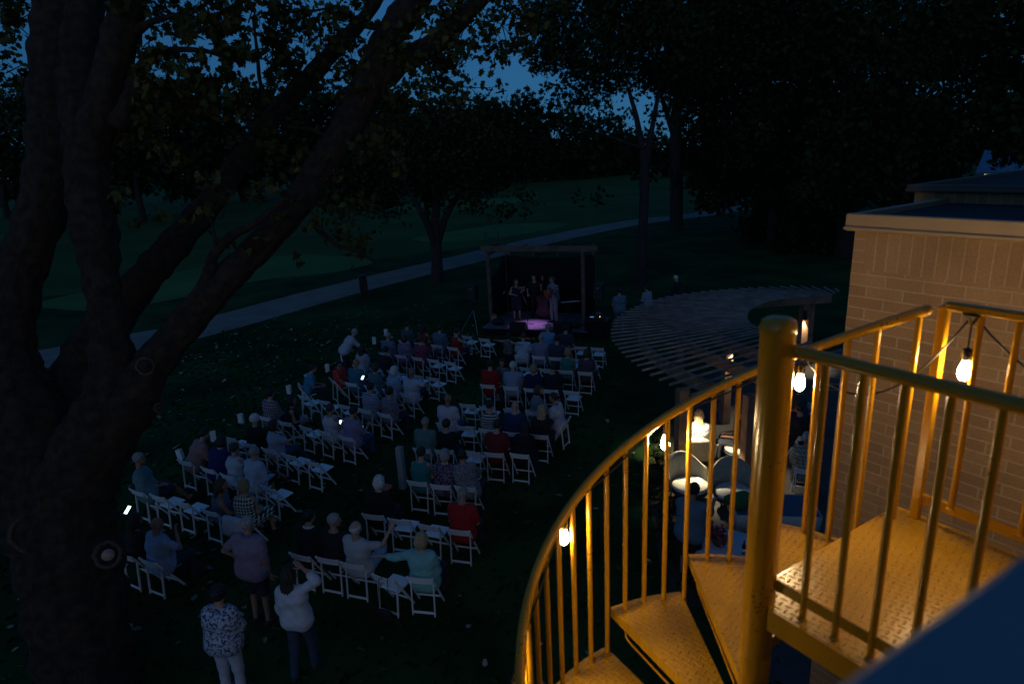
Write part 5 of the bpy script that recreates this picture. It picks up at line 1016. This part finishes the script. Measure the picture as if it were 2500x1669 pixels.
m = MB(); m.tube([hv[1], hv[1]+Vector((.62,-.12,.28))], .006, 6); o = m.build('violin_bow', M_ebony); tag(o, 'thin violin bow in the stage fiddler\'s right hand', 'bow')
cb = gnd(1100+1195*.19157, 560+1140*.19157, DZ); fiddle('upright_bass', 'tall brown upright bass with waisted body standing at the stage back', 'upright bass', (cb.x, cb.y, DZ+.72), (R(80), 0, fz+PI+PI), 1.14, 'bass')
hgn = HANDPOS['person in patterned shirt, pale trousers and straw hat playing guitar on stage']; d = (hgn[0]-hgn[1]).normalized(); mid = hgn[1]+d*.05; fw_ = Vector((-math.sin(fz-R(28)), math.cos(fz-R(28)), 0)); zax = (fw_-d*fw_.dot(d)).normalized(); xax = d.cross(zax)
t = fiddle('guitar', 'brown acoustic guitar held across the patterned shirt', 'guitar', mid+fw_*.03, (0,0,0), .52, 'guitar'); t.rotation_euler = Matrix((xax, d, zax)).transposed().to_euler()
def micstand(p, h, lean, label):
    t = thing('microphone_stand', label, 'microphone', p); m = MB()
    m.tube([(0,0,.05),(0,0,h*.66)], .012, 8); m.build('pole', M_blk, t); m = MB(); top_ = Vector((lean[0], lean[1], h)); m.tube([(0,0,h*.64), top_], .009, 8); m.build('boom', M_blk, t)
    for k in range(3): a = k*2*PI/3+.4; m = MB(); m.tube([(0,0,.09),(.28*math.cos(a),.28*math.sin(a),.008)], .009, 6); m.build('leg', M_blk, t)
    m = MB(); q = (top_-Vector((0,0,h*.64))).to_track_quat('Z', 'Y').to_matrix(); m.lathe([(.012,-.10),(.018,-.02),(.026,0),(.03,.025),(.022,.05),(.001,.058)], 12, top_, rot=q); m.build('microphone', M_steel, t)
micstand(gnd(1100+1245*.19157, 560+1230*.19157, DZ), 1.45, (.05,.22), 'microphone on a black stand in front of the straw hatted guitarist')
micstand(gnd(1100+985*.19157, 560+1222*.19157, DZ), 1.42, (-.22,.28), 'microphone on a boom stand in front of the fiddler')
micstand(gnd(1100+615*.19157, 560+1180*.19157, DZ), 1.3, (.3,.1), 'unused microphone stand at the left side of the stage')
def wedge(p, label, rz):
    t = thing('floor_monitor', label, 'loudspeaker', p, rz); m = MB(); w = .34; P = [(-.2,0),(.2,0),(.2,.12),(-.02,.40),(-.2,.40)]
    V = [(s*w, y, z) for s in (-1,1) for y, z in P]; F = [tuple(range(5))[::-1], tuple(range(5,10))]+[(i, (i+1) % 5, 5+(i+1) % 5, 5+i) for i in range(5)]; m.add(V, F); m.build('cabinet', M_blk, t)
    m = MB(); m.add([(-w+.03,.19,.14),(w-.03,.19,.14),(w-.03,-.0,.39),(-w+.03,-.0,.39)], [(0,1,2,3)]); m.v = [(x, y+.014, z+.012) for x, y, z in m.v]; o = m.build('grille', mat('speaker_grille', (.03,.03,.03), .7, bump=.8, bscale=200), t); o.modifiers.new('s', 'SOLIDIFY').thickness = .006
wedge(gnd(1100+872*.19157, 560+1298*.19157, DZ), 'black wedge floor monitor at the fiddler\'s feet', SA); wedge(gnd(1100+1430*.19157, 560+1300*.19157, DZ), 'black wedge floor monitor before the guitarist', SA)
def spk(p, label, lab2, hz__):
    t = thing('speaker_stand', lab2, 'speaker stand', p); m = MB(); m.tube([(0,0,.35),(0,0,hz__)], .018, 10); m.build('pole', M_blk, t); m = MB(); m.lathe([(.03,.85),(.034,.87),(.034,.98),(.03,1.0)], 12); m.build('collar', M_blk, t)
    for k in range(3): a = -PI/2+.25+k*2*PI/3; m = MB(); m.tube([(.02*math.cos(a),.02*math.sin(a),.95),(.62*math.cos(a),.62*math.sin(a),.01)], .012, 8); m.build('leg', M_steel, t)
    s = thing('loudspeaker', label, 'loudspeaker', Vector(p)+Vector((0,0,hz__)), SA); m = MB(); m.box((0,0,.33), (.42,.36,.66), bev=.025, taper=.97); m.build('cabinet', M_blk, s)
    m = MB(); m.box((0,-.184,.33), (.36,.012,.58), bev=.004); m.build('grille', mat('speaker_grille', (.03,.03,.03), .7, bump=.8, bscale=200), s); m = MB(); m.box((0,-.192,.50), (.10,.004,.03)); m.build('badge', M_steel, s)
spk((-1.62,27.6,0), 'black loudspeaker on a tripod left of the stage', 'tripod stand carrying the loudspeaker left of the stage', 1.45)
g = gnd(1100+1890*.19157, 560+1330*.19157); spk(g, 'black loudspeaker on a tripod right of the stage', 'tripod stand carrying the loudspeaker right of the stage', 1.5)
bw = gnd(1100+560*.19157, 560+1186*.19157, DZ); t = thing('bucket', 'white bucket with orange lid at the left front of the stage', 'bucket', bw); m = MB(); m.lathe([(.12,0),(.145,.33),(.15,.335)], 20); m.build('body', mat('white_plastic', (.55,.55,.53), .5), t); m = MB(); m.lathe([(.152,.33),(.155,.365),(.10,.41),(.001,.42)], 20); m.build('lid', M_or, t)
# mixing table
tp = sp_(4.95,.35); t = thing('mixing_table', 'black draped table of sound gear right of the stage', 'table', tp, SA); m = MB(); m.box((0,0,.78), (.95,.7,.04)); m.build('tabletop', M_blk, t); m = MB(); m.box((0,0,.38), (.93,.68,.75), bev=.02); m.build('drape', M_drape, t)
M_led = mat('indicator_glow', (.3,.6,1), .4, emit=(.25,.5,.9), estr=.5); M_ledo = mat('meter_glow', (1,.6,.1), .4, emit=(1,.55,.08), estr=2.5)
t = thing('sound_mixer', 'sound mixer with blue and amber lights on the black draped table', 'mixer', tp+Vector((0,0,.80)), SA); m = MB(); m.box((0,0,.05), (.62,.45,.10), Matrix.Rotation(R(6), 3, 'X'), bev=.01); m.build('case', M_blk, t)
m = MB(); m.box((-.2,-.12,.106), (.16,.05,.008)); m.build('display', M_led, t); m = MB(); m.box((.12,-.05,.112), (.02,.12,.008)); m.build('meter', M_ledo, t)
for uu, vv, lab in ((.55,.5,'dark duffel bag at the left stage edge by the bucket'), (3.95,.45,'dark gear bag at the right stage edge')):
    m = MB(); m.ball((0,0,.14), .25, 14, 8, sc=(1.2,.7,.6)); o = m.build('gear_bag', M_bag, None, sp_(uu, vv, DZ), SA); tag(o, lab, 'bag')
t = thing('keyboard', 'keyboard on folding legs at the right of the stage', 'keyboard', sp_(3.5,1.7,DZ), SA+R(25)); m = MB(); m.box((0,0,.80), (.95,.3,.09), bev=.01); m.build('case', M_blk, t); m = MB(); m.box((0,-.07,.85), (.86,.13,.012)); m.build('keys', M_white, t)
for s in (-1,1): m = MB(); m.beam((-.3*s,-.12,.01), (.3*s,.12,.76), .03, .03); m.build('leg', M_blk, t)
# ================================================================ path-side bin and bench
g = gd(836, 677); t = thing('litter_bin', 'dark slim litter bin standing at the cart path edge', 'bin', g, R(20)); m = MB(); m.box((0,0,.55), (.42,.42,1.0), bev=.03); m.box((0,0,.02), (.5,.5,.04)); m.build('body', M_blk, t); m = MB(); m.box((0,0,1.12), (.46,.46,.12), bev=.04, taper=.7); m.build('lid', M_blk, t)
g = gd(1128, 544); t = thing('park_bench', 'backless bench standing on the pale tee ground', 'bench', g, R(-8)); m = MB(); m.box((0,0,.46), (1.45,.34,.05), bev=.01); m.build('seat', M_wood, t)
for s in (-.62,.62): m = MB(); m.beam((s,0,0), (s,0,.435), .06, .28); m.build('leg', M_blk, t)

# ================================================================ slatted pergola
M_slat = mat('weathered_cedar', (.24,.205,.185), .8, var=.35, vscale=3, bump=.5, bscale=26)
M_pcedar = mat('pergola_cedar', (.26,.14,.085), .8, var=.3, vscale=3, bump=.4, bscale=22)
PO = [(3.62,12.35),(3.40,12.85),(3.11,13.52),(2.92,14.2),(2.78,15.04),(2.68,16.08),(2.75,17.06),(3.02,18.5),(3.72,19.85),(4.75,21.0),(5.67,21.6),(7.09,22.05),(8.53,22.2),(10.2,22.05),(11.0,21.4)]
PI_ = [(7.9,14.8),(7.6,15.4),(7.3,16.0),(7.05,16.5),(6.9,16.95),(6.75,17.5),(6.8,17.95),(7.0,18.5),(7.35,19.15),(7.85,19.7),(8.25,20.05),(8.9,20.3),(9.6,20.35),(10.3,20.45),(10.9,20.9)]
po = spline(PO, 20); pi_ = spline(PI_, 20)
pg = thing('pergola', 'curved cedar pergola roofed with fanned out slats over the patio', 'pergola', (7, 16, 0)); PG0 = Vector((7,16,0))
def arc(line, n):
    line = [Vector(p) for p in line]; L = [0]
    for a, b2 in zip(line, line[1:]): L.append(L[-1]+(b2-a).length)
    out = []
    for k in range(n):
        s = L[-1]*k/(n-1); i = max(0, min(len(L)-2, int(np.searchsorted(L, s))-1)); t = (s-L[i])/max(1e-6, L[i+1]-L[i]); out.append((i+t)/(len(line)-1))
    return out
def ev(line, t): x = t*(len(line)-1); i = min(int(x), len(line)-2); return Vector(line[i]).lerp(Vector(line[i+1]), x-i)
NS = 46
for k, t in enumerate(arc(po, NS)):
    a = ev(po, t); b2 = ev(pi_, t); e = random.uniform(-.03,.03); a = Vector((a.x+e, a.y, 0))-PG0; b2 = Vector((b2.x, b2.y+e, 0))-PG0; z = 2.58
    m = MB(); m.beam(a+Vector((0,0,z)), b2+Vector((0,0,z)), .045, .05, bev=.004); m.build('slat', M_slat, pg)
for off, w in ((.2,.09),(.48,.09),(.72,.09)):
    pts = []
    for k in range(16):
        t = .02+.95*k/15; p = ev(po, t).lerp(ev(pi_, t), off); pts.append(Vector((p.x, p.y, 2.36))-PG0)
    for i, (a, b2) in enumerate(zip(pts, pts[1:])): m = MB(); m.beam(a, b2, .085, .30, bev=.004); m.build('beam', M_pcedar, pg)
POSTS = [(3.80,13.70,.24),(5.14,13.15,.24)]
q = gnd(1450+1862*.2767, 650+330*.2767, 2.2); POSTS.append((q.x, q.y, .24)); q = gnd(1450+1185*.2767, 650+640*.2767, 2.45); POSTS.append((q.x, q.y, .22)); POSTS += [(5.6,20.6,.2),(10.2,21.3,.2)]
for x, y, w in POSTS:
    m = MB(); m.box(Vector((x, y, 1.10+(.13 if w == .22 else 0)))-PG0, (w, w, 2.21+(.26 if w == .22 else 0)), Matrix.Rotation(R(12), 3, 'Z'), bev=.01); m.build('post', M_pcedar, pg)
M_lens = mat('sconce_lens_glow', (1,.85,.55), .3, emit=(1,.80,.46), estr=30)
def sconce(x, y, z, ang, label, e=28, cone=78):
    d = V2(ang); t = thing('wall_lamp', label, 'lamp', Vector((x, y, z))+d*.20, 0, None); m = MB(); m.lathe([(.055,-.16),(.06,-.155),(.06,.14),(.05,.16)], 16); m.build('housing', M_blk, t); m = MB(); m.box((-d*.07)+Vector((0,0,.02)), (.06,.06,.09)); m.build('bracket', M_blk, t); m = MB(); m.lathe([(.001,-.1635),(.045,-.1625),(.045,-.1605),(.001,-.1605)], 14); m.build('lens', M_lens, t)
    L = bpy.data.lights.new('sconce_light', 'SPOT'); L.energy = e; L.color = (1,.83,.52); L.spot_size = R(cone); L.spot_blend = .5; L.shadow_soft_size = .04; o = bpy.data.objects.new('sconce_light', L); COL.objects.link(o); o.parent = t; o.location = (0,0,-.19)
x, y, w = POSTS[2]; sconce(x, y, 1.85, R(-105), 'black cylinder lamp washing light down the tall right pergola post', 140)
x, y, w = POSTS[3]; sconce(x, y, 2.28, R(-60), 'black cylinder lamp on the post under the pergola slats', 130)
x, y, w = POSTS[0]; sconce(x, y, 1.9, R(0), 'black cylinder lamp on the thick pergola post nearest the lawn', 420, 112)
x, y, w = POSTS[1]; sconce(x, y, 1.9, R(40), 'black cylinder lamp on the pergola post nearest the yellow stairs', 110)
# ================================================================ patio furniture and guests
M_wick = mat('woven_beige', (.38,.35,.27), .85, var=.2, vscale=40, bump=.6, bscale=70); M_cush = mat('cream_cushion', (.66,.64,.52), .9, var=.05, bump=.2, bscale=10); M_frame = mat('dark_metal', (.03,.035,.045), .5); M_bluec = mat('blue_table_cloth', (.05,.09,.155), .8, var=.1); M_wht = mat('white_table_cloth', (.50,.52,.60), .85, var=.06, bump=.2, bscale=9)
def lounge(p, rz, label):
    t = thing('lounge_chair', label, 'lounge chair', p, rz, None); n = 14; V = []; F = []
    for j, (z, r, lean_) in enumerate(((.30,.40,0),(.55,.43,.03),(.80,.46,.08),(.95,.45,.12))):
        for k in range(n+1):
            a = PI*.0+PI*k/n; V.append((r*math.cos(a), -.02-r*.85*math.sin(a)-lean_, z-(.30 if j == 3 else .2*(j == 2))*abs(math.cos(a))**2.5))
    for j in range(3):
        for k in range(n): F.append((j*(n+1)+k, j*(n+1)+k+1, (j+1)*(n+1)+k+1, (j+1)*(n+1)+k))
    m = MB(); m.add(V, F, smooth=True); o = m.build('backrest', M_wick, t); o.modifiers.new('s', 'SOLIDIFY').thickness = .035
    m = MB(); m.lathe([(.001,.32),(.34,.32),(.385,.35),(.39,.40),(.35,.435),(.001,.445)], 26, (0,.02,0)); m.build('seat_cushion', M_cush, t); m = MB(); m.lathe([(.001,.26),(.40,.26),(.41,.30),(.38,.315),(.001,.315)], 26, (0,.01,0)); m.build('seat_frame', M_frame, t)
    for sx, sy in ((-.28,-.25),(.28,-.25),(-.28,.28),(.28,.28)): m = MB(); m.tube([(sx,sy,.27),(sx*1.1,sy*1.1,0)], .016, 8); m.build('leg', M_frame, t)
    return t
lounge((3.72,12.62,0), R(195), 'empty beige tub lounge chair with cream seat nearest the lawn'); lounge((4.55,12.25,0), R(170), 'empty beige tub lounge chair with cream seat beside the thick dark post')
lounge((4.35,14.25,0), R(-15), 'beige tub lounge chair under the person with straw hair'); person('person with long straw hair in white and grey top, back to the stairs', (4.36,14.22), R(-15), None, top=(.55,.55,.52), pat='floral', c2=(.10,.10,.12), sleeve='short', hair='long', hcol='straw', female=True, seat=.43)
lounge((5.45,14.3,0), R(60), 'beige tub lounge chair under the dark shirt by the lamp post'); person('person in dark shirt seated under the pergola near the lamps', (5.45,14.3), R(60), None, top=(.02,.02,.025), sleeve='short', hair='short', hcol='dark', seat=.43, tone='mid')
def foldch(x, y, a, label): chair(x, y, a, label, 'white folding chairs on the patio')
foldch(6.12,12.35,R(-20),'white folding chair on the patio under the pale checked shirt'); person('person in pale checked shirt sitting on the patio beside the brick corner', (6.19,12.55), R(-20), None, top=(.40,.40,.34), pat='plaid', c2=(.16,.16,.14), sleeve='short', hair='short', hcol='grey', tone='tan', lean=12, build=1.1)
foldch(6.85,14.0,R(15),'white folding chair on the patio under the black shirt'); person('person in black shirt sitting on the patio beyond the pale checked shirt', (6.8,14.2), R(15), None, top=(.015,.015,.02), sleeve='short', hair='short', hcol='dark', build=1.2)
foldch(7.7,15.7,R(80),'white folding chair on the patio under the grey top'); person('person in grey top with a green sash seated far under the pergola', (7.5,15.75), R(80), None, top=(.06,.06,.07), sleeve='short', hair='bob', hcol='brown', female=True)
t = thing('rectangular_table', 'table under a bright blue cloth beside the yellow stair pole', 'table', (4.9,11.05,0), R(-8)); m = MB(); m.box((0,0,.735), (1.5,.80,.03), bev=.006); m.build('tabletop', M_bluec, t)
V = []; F = []
per = [(-.76,-.41),(.76,-.41),(.76,.41),(-.76,.41)]; pts = []
for (a, b2) in zip(per, per[1:]+per[:1]):
    for k in range(10): pts.append((a[0]+(b2[0]-a[0])*k/10, a[1]+(b2[1]-a[1])*k/10))
n = len(pts)
for j, z in enumerate((.752,.60,.42)):
    for k, (x, y) in enumerate(pts): s = 1+.02*j*math.sin(k*1.7); V.append((x*s, y*s, z))
m = MB(); m.add(V, [(j*n+k, j*n+(k+1) % n, (j+1)*n+(k+1) % n, (j+1)*n+k) for j in range(2) for k in range(n)], smooth=True); o = m.build('tablecloth', mat('white_cloth_skirt', (.6,.6,.56), .9, bump=.3, bscale=8), t); o.modifiers.new('s', 'SOLIDIFY').thickness = .006
for sx in (-.68,.68):
    for sy in (-.34,.34): m = MB(); m.tube([(sx,sy,0),(sx,sy,.72)], .018, 8); m.build('leg', M_frame, t)
m = MB(); m.box((0,0,.09), (.55,.42,.18), bev=.05); o = m.build('folded_blanket', mat('green_fleece', (.02,.12,.03), .95, bump=.4), None, (4.28,11.12,.752), R(20)); tag(o, 'dark green folded blanket on the end of the blue table', 'blanket')
t = thing('round_table', 'round white cloth table at the foot of the yellow stairs', 'table', (3.62,9.72,0)); m = MB(); m.lathe([(.001,.72),(.60,.72),(.61,.73),(.60,.745),(.001,.75)], 36); m.build('tabletop', M_wht, t)
V = []; n = 48
for j, z in enumerate((.748,.62,.48)):
    for k in range(n): a = 2*PI*k/n; r = .605+.015*j+.02*j*math.sin(k*1.4); V.append((r*math.cos(a), r*math.sin(a), z))
m = MB(); m.add(V, [(j*n+k, j*n+(k+1) % n, (j+1)*n+(k+1) % n, (j+1)*n+k) for j in range(2) for k in range(n)], smooth=True); m.build('tablecloth', M_wht, t); m = MB(); m.lathe([(.26,0),(.27,.03),(.05,.06),(.04,.70),(.10,.72)], 18); m.build('pedestal', M_frame, t)
t = thing('flower_basket', 'wicker basket of pink and red flowers on the round white table', 'basket', (3.45,9.85,.752)); m = MB(); m.lathe([(.09,0),(.13,.07),(.14,.15),(.13,.155),(.11,.15)], 18); m.build('basket', mat('wicker_brown', (.12,.06,.03), .9, bump=.8, bscale=60), t)
m = MB(); [m.tube([(.14*math.cos(a), 0, .14+.20*math.sin(a)) for a in np.linspace(0, PI, 12)], .008, 6)]; m.build('handle', mat('wicker_brown', (.12,.06,.03), .9), t)
P_ = rng.normal(size=(90,3))*[.08,.08,.05]+[0,0,.22]; link('flowers', leaves_mesh('flowers', P_, rng.uniform(.04,.08,90), [mat('petal_pink', (.30,.06,.10), .7, island=.5, var=.5, vscale=8)], BLOB), t)
P_ = rng.normal(size=(60,3))*[.06,.06,.04]+[-.12,.15,.20]; link('bouquet', leaves_mesh('bouquet', P_, rng.uniform(.07,.11,60), [mat('petal_magenta', (.30,.015,.16), .7)], BLOB), t)
t = thing('bottle', 'dark glass bottle on the round white table', 'bottle', (3.78,9.56,.752)); m = MB(); m.lathe([(.034,0),(.036,.01),(.036,.14),(.016,.19),(.014,.24),(.016,.245)], 16); m.build('glass', mat('brown_glass', (.03,.012,.005), .12), t); m = MB(); m.lathe([(.0365,.04),(.0365,.10)], 16); m.build('label', M_paper, t)
person('person in blue shirt and dark shorts standing at the round white table', (2.93,9.85), R(-35), None, pose='stand', top=(.12,.19,.26), sleeve='short', bottom='shorts', bcol=(.012,.012,.016), hair='short', hcol='black', tone='tan', lean=8, hp=15, arms=('fwd','fwd'), build=1.15, h=.016)
# wire railing at the far patio edge
rl = thing('wire_railing', 'thin pale wire railing at the far edge of the patio', 'railing', (9.2,18.2,0), R(-25)); 
for k in range(5): m = MB(); m.tube([(k*.9,0,0),(k*.9,0,1.0)], .018, 8); m.build('post', M_steel, rl)
for z in (.25,.45,.65,.85,1.0): m = MB(); m.tube([(0,0,z),(3.6,0,z)], .006 if z < 1 else .016, 6); m.build('wire', M_steel, rl)
for x, y, l in ((1796, 541, 'short white stake at the dark shrub edge'), (1803, 539, 'taller white stake at the dark shrub edge')):
    g = gd(x, y); m = MB(); m.box((0,0,.35 if 'short' in l else .45), (.12,.05,.7 if 'short' in l else .9), bev=.01); o = m.build('marker_stake', M_white, None, g); tag(o, l, 'stake')
# low plants in the planting bed
for i in range(9):
    t_ = i/8; x = 2.75+.9*t_**1.5+random.uniform(-.12,.25); y = 9.9+5.6*t_; P_, s_ = blob_leaves([((0,0,.16),.22,1.0)], .07, 3, 10); link_t = thing('bed_plant', ['low dark plant at the near end of the planting bed','small leafy plant by the blue shirt in the planting bed','leafy plant next to the empty lounge chair nearest the lawn','bushy plant in the middle of the planting bed','small plant before the thick pergola post','leafy plant beside the thick pergola post','small plant under the near slat ends','bushy plant under the pergola outer edge','low plant at the far end of the planting bed'][i], 'plant', (x, y, .01), 0, 'plants in the patio bed'); link('foliage', leaves_mesh('foliage', P_, s_, [M_leafm], BLOB), link_t)
